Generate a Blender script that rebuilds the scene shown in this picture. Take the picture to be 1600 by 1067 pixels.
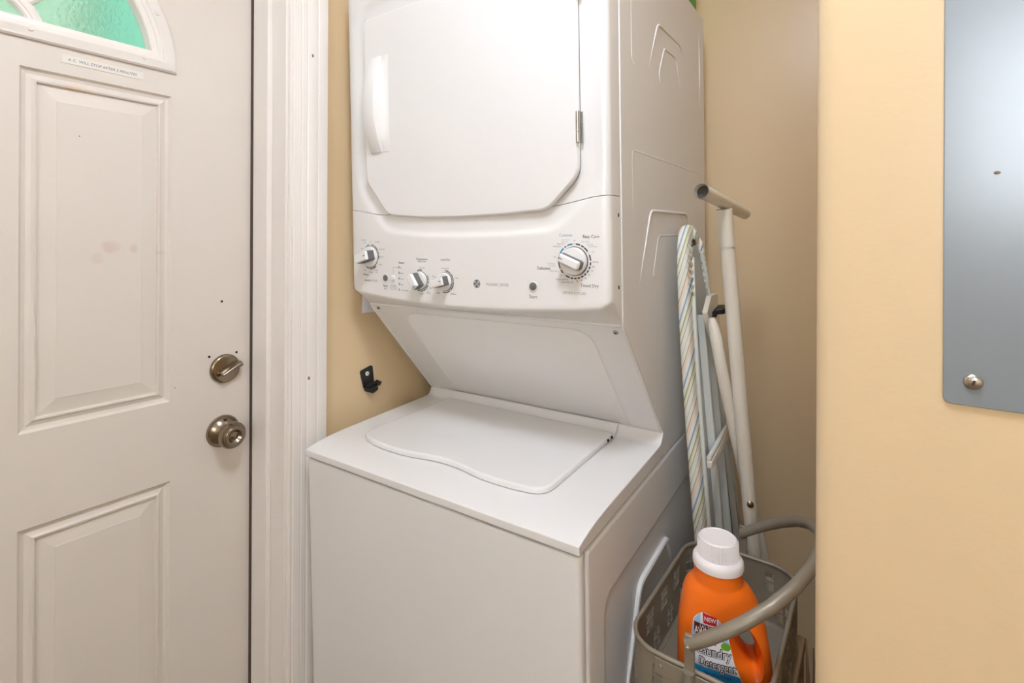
import bpy, bmesh, math, random
from mathutils import Vector, Matrix

for o in list(bpy.data.objects):
    bpy.data.objects.remove(o)
SC = bpy.context.scene
C = SC.collection
PI = math.pi
random.seed(4)

# ------------------------------------------------------------------ camera
TH = math.atan(577 / 800.0)
ROLL = 0.0045
fw = Vector((-math.sin(TH), math.cos(TH), 0))
rt0 = Vector((math.cos(TH), math.sin(TH), 0))
up0 = Vector((0, 0, 1))
rt = rt0 * math.cos(ROLL) + up0 * math.sin(ROLL)
up = up0 * math.cos(ROLL) - rt0 * math.sin(ROLL)
cd = bpy.data.cameras.new('camera')
cd.sensor_width = 36.0
cd.lens = 18.0
cd.shift_y = -(533.5 - 379.0) / 1600.0
cd.clip_start = 0.02
cam = bpy.data.objects.new('camera', cd)
M = Matrix.Identity(4)
for i in range(3):
    M[i][0], M[i][1], M[i][2] = rt[i], up[i], -fw[i]
M[2][3] = 1.33
cam.matrix_world = M
C.objects.link(cam)
SC.camera = cam

# ------------------------------------------------------------------ world, exposure
w = bpy.data.worlds.new('world')
SC.world = w
w.use_nodes = True
bg = w.node_tree.nodes['Background']
bg.inputs[0].default_value = (0.86, 0.93, 1.0, 1)
bg.inputs[1].default_value = 5.0
SC.view_settings.view_transform = 'Standard'
SC.view_settings.look = 'None'
SC.view_settings.gamma = 1.0
SC.view_settings.use_curve_mapping = False
SC.view_settings.exposure = 1.40
LAMP = 22.0          # ceiling dome emission
LAMP_POS = (-0.12, 0.18, 2.44)

# ------------------------------------------------------------------ materials
def lin(c):
    return tuple((v / 12.92 if v <= 0.04045 else ((v + 0.055) / 1.055) ** 2.4) for v in [x / 255.0 for x in c]) + (1.0,)

MATS = {}
def mat(name, rgb, rough=0.5, metal=0.0, bump=None, vary=None, spec=0.5, coat=0.0, trans=0.0, emit=None):
    m = bpy.data.materials.new(name)
    m.use_nodes = True
    nt = m.node_tree
    b = nt.nodes['Principled BSDF']
    b.inputs['Base Color'].default_value = lin(rgb)
    b.inputs['Roughness'].default_value = rough
    b.inputs['Metallic'].default_value = metal
    b.inputs['Specular IOR Level'].default_value = spec
    b.inputs['Coat Weight'].default_value = coat
    b.inputs['Coat Roughness'].default_value = 0.08
    b.inputs['Transmission Weight'].default_value = trans
    if emit:
        b.inputs['Emission Color'].default_value = lin(rgb)
        b.inputs['Emission Strength'].default_value = emit
    tc = None
    if bump or vary:
        tc = nt.nodes.new('ShaderNodeTexCoord')
    if vary:
        sc_, amt = vary
        n = nt.nodes.new('ShaderNodeTexNoise')
        n.inputs['Scale'].default_value = sc_
        n.inputs['Detail'].default_value = 4
        nt.links.new(tc.outputs['Object'], n.inputs['Vector'])
        mx = nt.nodes.new('ShaderNodeMix')
        mx.data_type = 'RGBA'
        c = lin(rgb)
        mx.inputs[6].default_value = tuple(v * (1 - amt) for v in c[:3]) + (1,)
        mx.inputs[7].default_value = tuple(min(1, v * (1 + amt)) for v in c[:3]) + (1,)
        nt.links.new(n.outputs[0], mx.inputs[0])
        nt.links.new(mx.outputs[2], b.inputs['Base Color'])
    if bump:
        sc_, st = bump
        n = nt.nodes.new('ShaderNodeTexNoise')
        n.inputs['Scale'].default_value = sc_
        n.inputs['Detail'].default_value = 3
        nt.links.new(tc.outputs['Object'], n.inputs['Vector'])
        bp = nt.nodes.new('ShaderNodeBump')
        bp.inputs['Strength'].default_value = st
        bp.inputs['Distance'].default_value = 0.002
        nt.links.new(n.outputs[0], bp.inputs['Height'])
        nt.links.new(bp.outputs[0], b.inputs['Normal'])
    MATS[name] = m
    return m

mat('beige_paint', (233, 207, 165), 0.34, bump=(120, 0.12), vary=(2.5, 0.03))
mat('ceiling_paint', (240, 238, 232), 0.8)
mat('floor_tile', (128, 112, 96), 0.4, vary=(6, 0.12), bump=(60, 0.1))
mat('door_paint', (228, 220, 210), 0.38, bump=(160, 0.05), vary=(4, 0.03))
mat('trim_paint', (242, 236, 229), 0.3, bump=(90, 0.03))
mat('enamel', (236, 234, 232), 0.40, bump=(260, 0.03), coat=0.1)
mat('enamel_deck', (236, 234, 232), 0.24, coat=0.25)
mat('white_plastic', (238, 236, 233), 0.35)
mat('knob_white', (240, 238, 236), 0.28)
mat('grey_plastic', (105, 104, 103), 0.45)
mat('dark_print', (78, 78, 80), 0.6)
mat('mid_print', (120, 120, 122), 0.6)
mat('light_print', (160, 158, 158), 0.6)
mat('blue_print', (40, 135, 170), 0.6)
mat('pale_blue_print', (130, 165, 200), 0.6)
mat('chrome', (190, 190, 188), 0.25, 1.0)
mat('steel_screw', (188, 184, 176), 0.35, 1.0, bump=(300, 0.2))
mat('nickel', (150, 137, 120), 0.24, 1.0, bump=(400, 0.03))
mat('nickel_dark', (92, 80, 68), 0.35, 1.0)
mat('dark_hole', (28, 24, 22), 0.9)
mat('weatherstrip', (84, 70, 62), 0.8, bump=(300, 0.6), vary=(250, 0.5))
mat('black_plastic', (34, 34, 34), 0.4)
mat('paper', (238, 236, 240), 0.7, vary=(20, 0.02))
mat('label_paper', (236, 231, 220), 0.6)
mat('label_ink', (92, 114, 148), 0.7)
mat('panel_grey', (132, 143, 150), 0.32, 0.0, bump=(500, 0.02), vary=(3, 0.02), spec=1.0, coat=1.0)
mat('ivory_tube', (232, 226, 212), 0.32, coat=0.2)
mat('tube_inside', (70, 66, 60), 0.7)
mat('pan_grey', (190, 193, 188), 0.4, 0.1)
mat('rail_grey', (224, 225, 218), 0.35)
mat('rail_brown', (120, 108, 96), 0.6)
mat('basket_metal', (152, 143, 127), 0.42, 0.3, bump=(350, 0.08))
mat('orange_plastic', (255, 120, 26), 0.34, bump=(30, 0.03))
mat('cap_white', (240, 234, 232), 0.4)
mat('lab_white', (240, 238, 240), 0.4)
mat('lab_pale', (170, 200, 230), 0.4)
mat('lab_red', (206, 32, 48), 0.4)
mat('lab_maroon', (90, 24, 34), 0.4)
mat('lab_blue', (40, 150, 210), 0.4)
mat('lab_black', (24, 22, 26), 0.4)
mat('lab_green', (110, 170, 50), 0.4)
mat('green_card', (80, 160, 50), 0.5)
mat('green_light', (190, 205, 160), 0.5)
mat('twig', (150, 120, 90), 0.8)
mat('ext_green_sunlit', (114, 143, 121), 0.8, vary=(8, 0.05))  # paler green has the sunlight on the outside wall painted in
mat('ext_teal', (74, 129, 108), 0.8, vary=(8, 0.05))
mat('ext_blue', (90, 170, 180), 0.8)
mat('wood_shelf', (170, 140, 105), 0.5, vary=(12, 0.12))
mat('lamp_glass', (230, 238, 254), 0.4, emit=LAMP)

def glass_mat():
    m = bpy.data.materials.new('ripple_glass')
    m.use_nodes = True
    nt = m.node_tree
    nt.nodes.clear()
    out = nt.nodes.new('ShaderNodeOutputMaterial')
    g = nt.nodes.new('ShaderNodeBsdfGlass')
    g.inputs['Roughness'].default_value = 0.2
    g.inputs['IOR'].default_value = 1.3
    tc = nt.nodes.new('ShaderNodeTexCoord')
    n = nt.nodes.new('ShaderNodeTexNoise')
    n.inputs['Scale'].default_value = 130
    n.inputs['Detail'].default_value = 2
    bp = nt.nodes.new('ShaderNodeBump')
    bp.inputs['Strength'].default_value = 0.5
    bp.inputs['Distance'].default_value = 0.003
    nt.links.new(tc.outputs['Object'], n.inputs['Vector'])
    nt.links.new(n.outputs[0], bp.inputs['Height'])
    nt.links.new(bp.outputs[0], g.inputs['Normal'])
    nt.links.new(g.outputs[0], out.inputs[0])
    MATS['ripple_glass'] = m
    m = bpy.data.materials.new('clear_glass')
    m.use_nodes = True
    nt = m.node_tree
    nt.nodes.clear()
    out = nt.nodes.new('ShaderNodeOutputMaterial')
    t = nt.nodes.new('ShaderNodeBsdfTransparent')
    gl = nt.nodes.new('ShaderNodeBsdfGlossy')
    gl.inputs['Roughness'].default_value = 0.02
    mx = nt.nodes.new('ShaderNodeMixShader')
    mx.inputs[0].default_value = 0.06
    nt.links.new(t.outputs[0], mx.inputs[1])
    nt.links.new(gl.outputs[0], mx.inputs[2])
    nt.links.new(mx.outputs[0], out.inputs[0])
    MATS['clear_glass'] = m
glass_mat()
MATS['panel_grey'].node_tree.nodes['Principled BSDF'].inputs['Coat Roughness'].default_value = 0.2

def add_smudge(mname, spots):
    """faint worn smudges (centre, radii, colour, amount) on a painted surface, in object space"""
    m = MATS[mname]
    nt = m.node_tree
    b = nt.nodes['Principled BSDF']
    src = b.inputs['Base Color'].links[0].from_socket
    tc = nt.nodes.new('ShaderNodeTexCoord')
    for (c, r, col, amt) in spots:
        mp = nt.nodes.new('ShaderNodeMapping')
        mp.inputs['Location'].default_value = tuple(-a / s for a, s in zip(c, r))
        mp.inputs['Scale'].default_value = tuple(1 / s for s in r)
        nt.links.new(tc.outputs['Object'], mp.inputs['Vector'])
        ln = nt.nodes.new('ShaderNodeVectorMath')
        ln.operation = 'LENGTH'
        nt.links.new(mp.outputs[0], ln.inputs[0])
        mr = nt.nodes.new('ShaderNodeMapRange')
        mr.interpolation_type = 'SMOOTHSTEP'
        mr.inputs[1].default_value = 1.0
        mr.inputs[2].default_value = 0.4
        mr.inputs[3].default_value = 0.0
        mr.inputs[4].default_value = amt
        nt.links.new(ln.outputs['Value'], mr.inputs[0])
        n = nt.nodes.new('ShaderNodeTexNoise')
        n.inputs['Scale'].default_value = 45
        nt.links.new(tc.outputs['Object'], n.inputs['Vector'])
        mu = nt.nodes.new('ShaderNodeMath')
        mu.operation = 'MULTIPLY'
        nt.links.new(mr.outputs[0], mu.inputs[0])
        nt.links.new(n.outputs[0], mu.inputs[1])
        mx = nt.nodes.new('ShaderNodeMix')
        mx.data_type = 'RGBA'
        nt.links.new(mu.outputs[0], mx.inputs[0])
        nt.links.new(src, mx.inputs[6])
        mx.inputs[7].default_value = lin(col)
        src = mx.outputs[2]
    nt.links.new(src, b.inputs['Base Color'])

def stripe_mat():
    m = bpy.data.materials.new('striped_cotton')
    m.use_nodes = True
    nt = m.node_tree
    b = nt.nodes['Principled BSDF']
    b.inputs['Roughness'].default_value = 0.85
    tc = nt.nodes.new('ShaderNodeTexCoord')
    dt = nt.nodes.new('ShaderNodeVectorMath')
    dt.operation = 'DOT_PRODUCT'
    dt.inputs[1].default_value = (-0.55, 1.0, -2.6)
    nt.links.new(tc.outputs['Object'], dt.inputs[0])
    d = nt.nodes.new('ShaderNodeMath')
    d.operation = 'DIVIDE'
    d.inputs[1].default_value = 0.13
    nt.links.new(dt.outputs['Value'], d.inputs[0])
    fr = nt.nodes.new('ShaderNodeMath')
    fr.operation = 'FRACT'
    nt.links.new(d.outputs[0], fr.inputs[0])
    cr = nt.nodes.new('ShaderNodeValToRGB')
    cr.color_ramp.interpolation = 'CONSTANT'
    seq = [(0, (228, 224, 210)), (.08, (92, 98, 88)), (.10, (228, 224, 210)), (.20, (200, 206, 140)), (.25, (104, 112, 92)),
           (.27, (232, 228, 216)), (.40, (158, 184, 202)), (.45, (86, 106, 122)), (.47, (230, 228, 220)), (.60, (232, 212, 188)),
           (.72, (100, 100, 90)), (.74, (228, 224, 210)), (.88, (172, 192, 176)), (.91, (230, 226, 214))]
    el = cr.color_ramp.elements
    el[0].position, el[0].color = 0, lin(seq[0][1])
    el[1].position, el[1].color = seq[1][0], lin(seq[1][1])
    for p, c in seq[2:]:
        e = el.new(p)
        e.color = lin(c)
    nt.links.new(fr.outputs[0], cr.inputs[0])
    nt.links.new(cr.outputs[0], b.inputs['Base Color'])
    n = nt.nodes.new('ShaderNodeTexNoise')
    n.inputs['Scale'].default_value = 70
    nt.links.new(tc.outputs['Object'], n.inputs['Vector'])
    bp = nt.nodes.new('ShaderNodeBump')
    bp.inputs['Strength'].default_value = 0.3
    bp.inputs['Distance'].default_value = 0.004
    nt.links.new(n.outputs[0], bp.inputs['Height'])
    nt.links.new(bp.outputs[0], b.inputs['Normal'])
    MATS['striped_cotton'] = m
stripe_mat()

# ------------------------------------------------------------------ mesh helpers
class MB:
    def __init__(s):
        s.v, s.f = [], []
    def add(s, vs, fs):
        o = len(s.v)
        s.v += [tuple(p) for p in vs]
        s.f += [tuple(i + o for i in f) for f in fs]
        return s
    def box(s, x0, y0, z0, x1, y1, z1):
        vs = [(x, y, z) for z in (z0, z1) for y in (y0, y1) for x in (x0, x1)]
        return s.add(vs, [(0, 2, 3, 1), (4, 5, 7, 6), (0, 1, 5, 4), (2, 6, 7, 3), (0, 4, 6, 2), (1, 3, 7, 5)])
    def prism(s, poly, a, b, fn):
        """poly 2-D points, fn(p, q, t) -> 3-D, between t = a and t = b"""
        n = len(poly)
        vs = [fn(p[0], p[1], a) for p in poly] + [fn(p[0], p[1], b) for p in poly]
        fs = [tuple(range(n))[::-1], tuple(range(n, 2 * n))]
        fs += [(i, (i + 1) % n, n + (i + 1) % n, n + i) for i in range(n)]
        return s.add(vs, fs)
    def grid(s, pts):
        r, c = len(pts), len(pts[0])
        vs = [p for row in pts for p in row]
        fs = [(i * c + j, i * c + j + 1, (i + 1) * c + j + 1, (i + 1) * c + j) for i in range(r - 1) for j in range(c - 1)]
        return s.add(vs, fs)
    def rings(s, loops, cap0=True, cap1=True, close=True):
        n = len(loops[0])
        vs = [p for l in loops for p in l]
        fs = []
        for k in range(len(loops) - 1):
            for i in range(n if close else n - 1):
                j = (i + 1) % n
                fs.append((k * n + i, k * n + j, (k + 1) * n + j, (k + 1) * n + i))
        if cap0:
            fs.append(tuple(range(n))[::-1])
        if cap1:
            fs.append(tuple(range((len(loops) - 1) * n, len(loops) * n)))
        return s.add(vs, fs)
    def lathe(s, prof, n, fn):
        """prof [(r, h)], fn(a, b, h) -> 3-D"""
        loops = []
        for r, h in prof:
            r = max(r, 1e-5)
            loops.append([fn(r * math.cos(2 * PI * i / n), r * math.sin(2 * PI * i / n), h) for i in range(n)])
        return s.rings(loops)
    def tube(s, path, r, n=12, closed=False, caps=True, flat=1.0, upv=None):
        path = [Vector(p) for p in path]
        m = len(path)
        rs = r if isinstance(r, (list, tuple)) else [r] * m
        loops = []
        prev = None
        for i, p in enumerate(path):
            if closed:
                t = path[(i + 1) % m] - path[i - 1]
            else:
                t = path[min(i + 1, m - 1)] - path[max(i - 1, 0)]
            t.normalize()
            if prev is None:
                a = upv or (Vector((0, 0, 1)) if abs(t.z) < 0.9 else Vector((1, 0, 0)))
                a = Vector(a)
            else:
                a = prev
            u = (a - t * a.dot(t)).normalized()
            vv = t.cross(u)
            prev = u
            loops.append([tuple(p + u * (rs[i] * math.cos(2 * PI * k / n)) + vv * (rs[i] * flat * math.sin(2 * PI * k / n))) for k in range(n)])
        if closed:
            loops.append(loops[0])
            return s.rings(loops, False, False)
        return s.rings(loops, caps, caps)
    def make(s, name, mname, parent=None, smooth=40, bevel=None, seg=3, off=None, mats=None):
        me = bpy.data.meshes.new(name)
        vs = s.v if off is None else [(a - off[0], b - off[1], c - off[2]) for a, b, c in s.v]
        me.from_pydata(vs, [], s.f)
        bm = bmesh.new()
        bm.from_mesh(me)
        bmesh.ops.remove_doubles(bm, verts=bm.verts, dist=1e-6)
        bmesh.ops.recalc_face_normals(bm, faces=bm.faces)
        bm.to_mesh(me)
        bm.free()
        me.materials.append(MATS[mname])
        o = bpy.data.objects.new(name, me)
        C.objects.link(o)
        if parent:
            o.parent = parent
        if bevel:
            b = o.modifiers.new('bevel', 'BEVEL')
            b.width = bevel
            b.segments = seg
            b.limit_method = 'ANGLE'
            b.angle_limit = math.radians(50)
        if smooth:
            me.shade_smooth()
            me.set_sharp_from_angle(angle=math.radians(smooth))
            for p in me.polygons:
                if len(p.vertices) > 6:
                    p.use_smooth = False
        return o

def tag(o, label, cat, group=None):
    o['label'] = label
    o['category'] = cat
    if group:
        o['group'] = group
    return o

def struct(o, label=None):
    o['kind'] = 'structure'
    if label:
        o['label'] = label
    return o

def empty(name, loc=(0, 0, 0)):
    o = bpy.data.objects.new(name, None)
    o.empty_display_size = 0.05
    o.location = loc
    C.objects.link(o)
    return o

def rrect(x0, y0, x1, y1, r, n=6):
    r = max(r, 1e-4)
    out = []
    for cx, cy, a0 in ((x1 - r, y1 - r, 0), (x0 + r, y1 - r, PI / 2), (x0 + r, y0 + r, PI), (x1 - r, y0 + r, 1.5 * PI)):
        for k in range(n + 1):
            a = a0 + k * PI / 2 / n
            out.append((cx + r * math.cos(a), cy + r * math.sin(a)))
    return out

def inset(poly, d):
    n = len(poly)
    area = sum(poly[i][0] * poly[(i + 1) % n][1] - poly[(i + 1) % n][0] * poly[i][1] for i in range(n))
    sg = 1 if area > 0 else -1
    out = []
    for i in range(n):
        p0, p1, p2 = Vector(poly[i - 1]), Vector(poly[i]), Vector(poly[(i + 1) % n])
        e1 = (p1 - p0).normalized() if (p1 - p0).length > 1e-9 else Vector((0, 0))
        e2 = (p2 - p1).normalized() if (p2 - p1).length > 1e-9 else Vector((0, 0))
        n1, n2 = Vector((-e1.y, e1.x)) * sg, Vector((-e2.y, e2.x)) * sg
        m = n1 + n2
        if m.length < 1e-9:
            m = n1
        m.normalize()
        k = d / max(0.35, m.dot(n1))
        out.append((p1.x + m.x * k, p1.y + m.y * k))
    return out

def round_poly(pts, n=5):
    """pts [(x, y, r)] -> polygon with rounded corners"""
    out = []
    m = len(pts)
    for i in range(m):
        p = Vector(pts[i][:2])
        r = pts[i][2]
        a = Vector(pts[i - 1][:2]) - p
        b = Vector(pts[(i + 1) % m][:2]) - p
        if r <= 0:
            out.append(tuple(p))
            continue
        la, lb = a.length, b.length
        a.normalize()
        b.normalize()
        ang = a.angle(b)
        d = min(r / math.tan(ang / 2), la * .49, lb * .49)
        q0, q1 = p + a * d, p + b * d
        for k in range(n + 1):
            t = k / n
            q = q0 * (1 - t) ** 2 + p * 2 * t * (1 - t) + q1 * t * t
            out.append(tuple(q))
    return out

def pillow(poly, prof, fn):
    """closed solid: poly (2-D) inset by prof [(inset, h)], fn(p, q, h) -> 3-D"""
    mb = MB()
    mb.rings([[fn(p[0], p[1], h) for p in inset(poly, i)] if i else [fn(p[0], p[1], h) for p in poly] for i, h in prof])
    return mb

TXT = {}
def text_geo(body, size, bold=0.0, shear=0.0):
    k = (body, size, bold, shear)
    if k in TXT:
        return TXT[k]
    cu = bpy.data.curves.new('lettering', 'FONT')
    cu.body = body
    cu.size = size
    cu.align_x = 'CENTER'
    cu.align_y = 'CENTER'
    cu.resolution_u = 3
    cu.offset = bold
    cu.shear = shear
    ob = bpy.data.objects.new('lettering', cu)
    me = bpy.data.meshes.new_from_object(ob)
    vs = [(v.co.x, v.co.y) for v in me.vertices]
    fs = [tuple(p.vertices) for p in me.polygons]
    bpy.data.objects.remove(ob)
    bpy.data.meshes.remove(me)
    bpy.data.curves.remove(cu)
    TXT[k] = (vs, fs)
    return TXT[k]

def text_mb(body, size, fn, bold=0.0, sx=1.0, shear=0.0):
    vs, fs = text_geo(body, size, bold, shear)
    mb = MB()
    mb.add([fn(x * sx, y) for x, y in vs], fs)
    return mb

# ================================================================== THE SETTING
XW, YB, HC = -1.112, 1.60, 2.44
mb = MB()
mb.box(-1.32, -2.3, -0.1, 1.75, 1.72, 0.0)
struct(mb.make('floor', 'floor_tile', smooth=0))
mb = MB()
mb.box(-1.32, -2.3, HC, 1.75, 1.72, HC + 0.1)
struct(mb.make('ceiling', 'ceiling_paint', smooth=0))
mb = MB()
mb.box(-1.32, YB, 0, 1.75, 1.72, HC)
struct(mb.make('wall_back', 'beige_paint', smooth=0))
mb = MB()
mb.box(-1.30, -2.3, 0, XW, -0.324, HC)
mb.box(-1.30, 0.672, 0, XW, YB, HC)
mb.box(-1.30, -0.324, 2.07, XW, 0.672, HC)
struct(mb.make('wall_left', 'beige_paint', smooth=0))
# stub wall at the right: its bull-nosed corner ends the niche
mb = MB()
r = 0.02
poly = [(1.75, 0.55), (1.75, YB), (-0.05, YB)]
for k in range(9):
    a = PI + k * PI / 2 / 8
    poly.append((-0.05 + r + r * math.cos(a), 0.55 + r + r * math.sin(a)))
mb.prism(poly, 0, HC, lambda x, y, t: (x, y, t))
struct(mb.make('wall_right', 'beige_paint', smooth=35))
mb = MB()
mb.box(1.62, -2.3, 0, 1.75, 0.55, HC)
struct(mb.make('wall_far_right', 'beige_paint', smooth=0))
# wall behind the viewer with a fixed window
WINS = ((0.30, 1.34, 1.46, 2.42),)
mb = MB()
xsw = [-1.30, 0.30, 1.34, 1.75]
for i in range(3):
    a, b = xsw[i], xsw[i + 1]
    wn = [q for q in WINS if abs(q[0] - a) < 1e-6]
    if wn:
        mb.box(a, -2.30, 0, b, -2.18, wn[0][2])
        mb.box(a, -2.30, wn[0][3], b, -2.18, HC)
    else:
        mb.box(a, -2.30, 0, b, -2.18, HC)
struct(mb.make('wall_rear', 'beige_paint', smooth=0))
for k, (WX0, WX1, WZ0, WZ1) in enumerate(WINS):
    wo = ((WX0 + WX1) / 2, -2.24, WZ0)
    win = struct(empty('window_%d' % (k + 1), wo))
    def wbox(name, m, *b):
        mb_ = MB()
        mb_.box(*b)
        return mb_.make(name, m, win, bevel=0.003, off=wo)
    wbox('window_frame', 'trim_paint', WX0, -2.29, WZ0, WX0 + .04, -2.19, WZ1)
    wbox('window_frame', 'trim_paint', WX1 - .04, -2.29, WZ0, WX1, -2.19, WZ1)
    wbox('window_frame', 'trim_paint', WX0 + .04, -2.29, WZ1 - .04, WX1 - .04, -2.19, WZ1)
    wbox('window_sill', 'trim_paint', WX0 - .04, -2.29, WZ0 - .02, WX1 + .04, -2.14, WZ0 + .03)
    wbox('pane', 'clear_glass', WX0 + .04, -2.246, WZ0 + .03, WX1 - .04, -2.243, WZ1 - .04)
    # daylight comes in through the opening
    ld = bpy.data.lights.new('window_daylight', 'AREA')
    ld.shape = 'RECTANGLE'
    ld.size = WX1 - WX0
    ld.size_y = WZ1 - WZ0
    ld.cycles.is_portal = True
    lo = bpy.data.objects.new('window_daylight', ld)
    lo.location = (wo[0], -2.31, (WZ0 + WZ1) / 2)
    lo.rotation_euler = (math.radians(90), 0, math.radians(180))
    C.objects.link(lo)
# skirting
def base(name, *b):
    mb_ = MB()
    mb_.box(*b)
    return struct(mb_.make(name, 'trim_paint', bevel=0.006))
base('baseboard_left', XW, 0.75, 0, XW + .014, YB, 0.09)
base('baseboard_back', XW, YB - .014, 0, -0.05, YB, 0.09)
base('baseboard_right', -0.02, 0.536, 0, 1.62, 0.55, 0.09)

# ceiling dome lamp in front of the niche
lx, ly, lz = LAMP_POS
lamp = tag(empty('ceiling_lamp', (lx, ly, lz)), 'round frosted dome lamp on the ceiling behind the viewer', 'lamp')
mb = MB()
mb.lathe([(0, 0), (0.19, 0), (0.19, -0.02), (0.17, -0.028), (0, -0.028)], 32, lambda a, b, h: (a, b, h))
mb.make('lamp_base', 'chrome', lamp)
mb = MB()
mb.lathe([(0.165, -0.029), (0.165, -0.045), (0.15, -0.075), (0.115, -0.1), (0.06, -0.115), (0, -0.118)], 32, lambda a, b, h: (a, b, h))
mb.make('lamp_shade', 'lamp_glass', lamp)

# ------------------------------------------------------------------ outside, seen through the fanlight
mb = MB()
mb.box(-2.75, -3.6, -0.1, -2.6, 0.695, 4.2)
o = mb.make('neighbour_wall', 'ext_green_sunlit', smooth=0)
tag(o, 'outside wall with sunlight painted in as pale green, seen through the fanlight glass', 'wall')
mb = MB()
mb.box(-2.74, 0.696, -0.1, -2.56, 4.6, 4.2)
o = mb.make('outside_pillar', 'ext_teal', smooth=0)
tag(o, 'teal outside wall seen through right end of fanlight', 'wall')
mb = MB()
mb.box(-4.0, -4.5, -0.2, -1.32, 5.5, -0.1)
struct(mb.make('outside_ground', 'floor_tile', smooth=0))
mb = MB()
mb.box(-2.55, -4.2, 2.70, -1.30, 5.4, 2.80)
struct(mb.make('sky_light_blocker', 'ceiling_paint', smooth=0))  # added slab, out of view, keeps sky light off the outside wall

# ================================================================== ENTRY DOOR
XD = -1.245
DC = 0.174
door = struct(empty('door_1', (XD, DC, 0)), 'white entry door with raised panels and half-round fanlight')
DO = (XD, DC, 0)
def rect_hole_slab():
    """front skin of the slab: cells between the panel openings, half-round opening on top"""
    y0, y1, z0, z1 = -0.295, 0.645, 0.012, 2.06
    ph = [(-0.118, 0.123), (0.225, 0.466)]
    pz = [(0.13, 0.811), (0.983, 1.642)]
    ys = [y0, -0.118, 0.123, 0.225, 0.466, y1]
    zs = [z0, 0.13, 0.811, 0.983, 1.642, 1.692]
    mb = MB()
    for i in range(5):
        for j in range(5):
            if i in (1, 3) and j in (1, 3):
                continue
            mb.add([(XD, ys[i], zs[j]), (XD, ys[i + 1], zs[j]), (XD, ys[i + 1], zs[j + 1]), (XD, ys[i], zs[j + 1])], [(0, 1, 2, 3)])
    # around the half disc opening (radius .27)
    R, n = 0.27, 32
    bnd = []
    for k in range(n + 1):
        a = PI * k / n
        ar = (DC + R * math.cos(a), 1.715 + R * math.sin(a))
        bnd.append(ar)
    def outer(a):
        c, s_ = math.cos(a), math.sin(a)
        t = 9
        if c > 1e-6:
            t = min(t, (y1 - DC) / c)
        if c < -1e-6:
            t = min(t, (y0 - DC) / c)
        if s_ > 1e-6:
            t = min(t, (z1 - 1.715) / s_)
        return (DC + c * t, 1.715 + s_ * t)
    corners = [math.atan2(z1 - 1.715, y1 - DC), math.atan2(z1 - 1.715, y0 - DC)]
    for k in range(n):
        a0, a1 = PI * k / n, PI * (k + 1) / n
        q = [bnd[k], outer(a0)]
        for c in corners:
            if a0 < c < a1:
                q.append(outer(c))
        q += [outer(a1), bnd[k + 1]]
        mb.add([(XD, p[0], p[1]) for p in q], [tuple(range(len(q)))])
    mb.add([(XD, y0, 1.692), (XD, y1, 1.692), (XD, y1, 1.715), (XD, DC + R, 1.715), (XD, DC - R, 1.715), (XD, y0, 1.715)], [(0, 1, 2, 3, 4, 5)])
    # edges and back sheet below the fanlight
    for a, b in (((y0, z0), (y1, z0)), ((y1, z0), (y1, z1)), ((y1, z1), (y0, z1)), ((y0, z1), (y0, z0))):
        mb.add([(XD, a[0], a[1]), (XD, b[0], b[1]), (XD - .045, b[0], b[1]), (XD - .045, a[0], a[1])], [(0, 1, 2, 3)])
    mb.add([(XD - .045, y0, z0), (XD - .045, y1, z0), (XD - .045, y1, 1.692), (XD - .045, y0, 1.692)], [(0, 3, 2, 1)])
    return mb
slab = rect_hole_slab().make('door_slab', 'door_paint', door, smooth=0, off=DO)
add_smudge('door_paint', [((0, 0.187, 1.318), (0.02, 0.022, 0.018), (208, 168, 158), 0.65), ((0, 0.225, 1.315), (0.02, 0.010, 0.014), (208, 170, 158), 0.55),
                          ((0, 0.275, 1.305), (0.02, 0.016, 0.006), (215, 180, 158), 0.6), ((0, 0.165, 1.295), (0.02, 0.012, 0.016), (212, 176, 165), 0.4),
                          ((0, 0.13, 1.62), (0.02, 0.03, 0.01), (225, 190, 150), 0.8)])
PROF = [(0, 0), (.0025, -.0035), (.004, -.006), (.010, -.0075), (.017, -.0045), (.0205, -.0015), (.0235, -.002), (.025, -.008), (.052, -.0035), (.0525, -.003)]
for (ya, yb) in ((0.225, 0.466), (-0.118, 0.123)):
    for (za, zb) in ((0.983, 1.642), (0.13, 0.811)):
        loops = []
        for i, h in PROF:
            loops.append([(XD + h, p[0], p[1]) for p in ((ya + i, za + i), (yb - i, za + i), (yb - i, zb - i), (ya + i, zb - i))])
        MB().rings(loops, False, True).make('raised_panel', 'door_paint', door, smooth=0, off=DO)
# fanlight frame
def half(i, k=1.3, n=40, zb=1.692, R=0.300):
    z = zb + i
    rr = R - i * k
    a0 = math.asin(min(1, (z - 1.692) / rr))
    return [(DC + rr * math.cos(a), 1.692 + rr * math.sin(a)) for a in [a0 + (PI - 2 * a0) * t / n for t in range(n + 1)]]
loops = [[(XD + h, p[0], p[1]) for p in half(i)] for i, h in
         ((0, 0), (0, .005), (.003, .008), (.007, .009), (.016, .013), (.019, .013), (.0195, .0115), (.026, .0115), (.0265, .010), (.031, .009), (.034, .009), (.0355, .007), (.036, -.02))]
fan = MB().rings(loops, False, False).make('fanlight_frame', 'trim_paint', door, smooth=30, off=DO)
def arc_pts(rr, a0, a1, n):
    return [(DC + rr * math.cos(a0 + (a1 - a0) * t / n), 1.699 + rr * math.sin(a0 + (a1 - a0) * t / n)) for t in range(n + 1)]
ZG = 1.726
def ring_sec(r0, r1, n=24):
    a0, a1 = math.asin((ZG - 1.699) / r0), math.asin((ZG - 1.699) / r1)
    return arc_pts(r0, a0, PI - a0, n), arc_pts(r1, a1, PI - a1, n)
mb = MB()
lo_, up_ = [], []
rows = []
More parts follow.
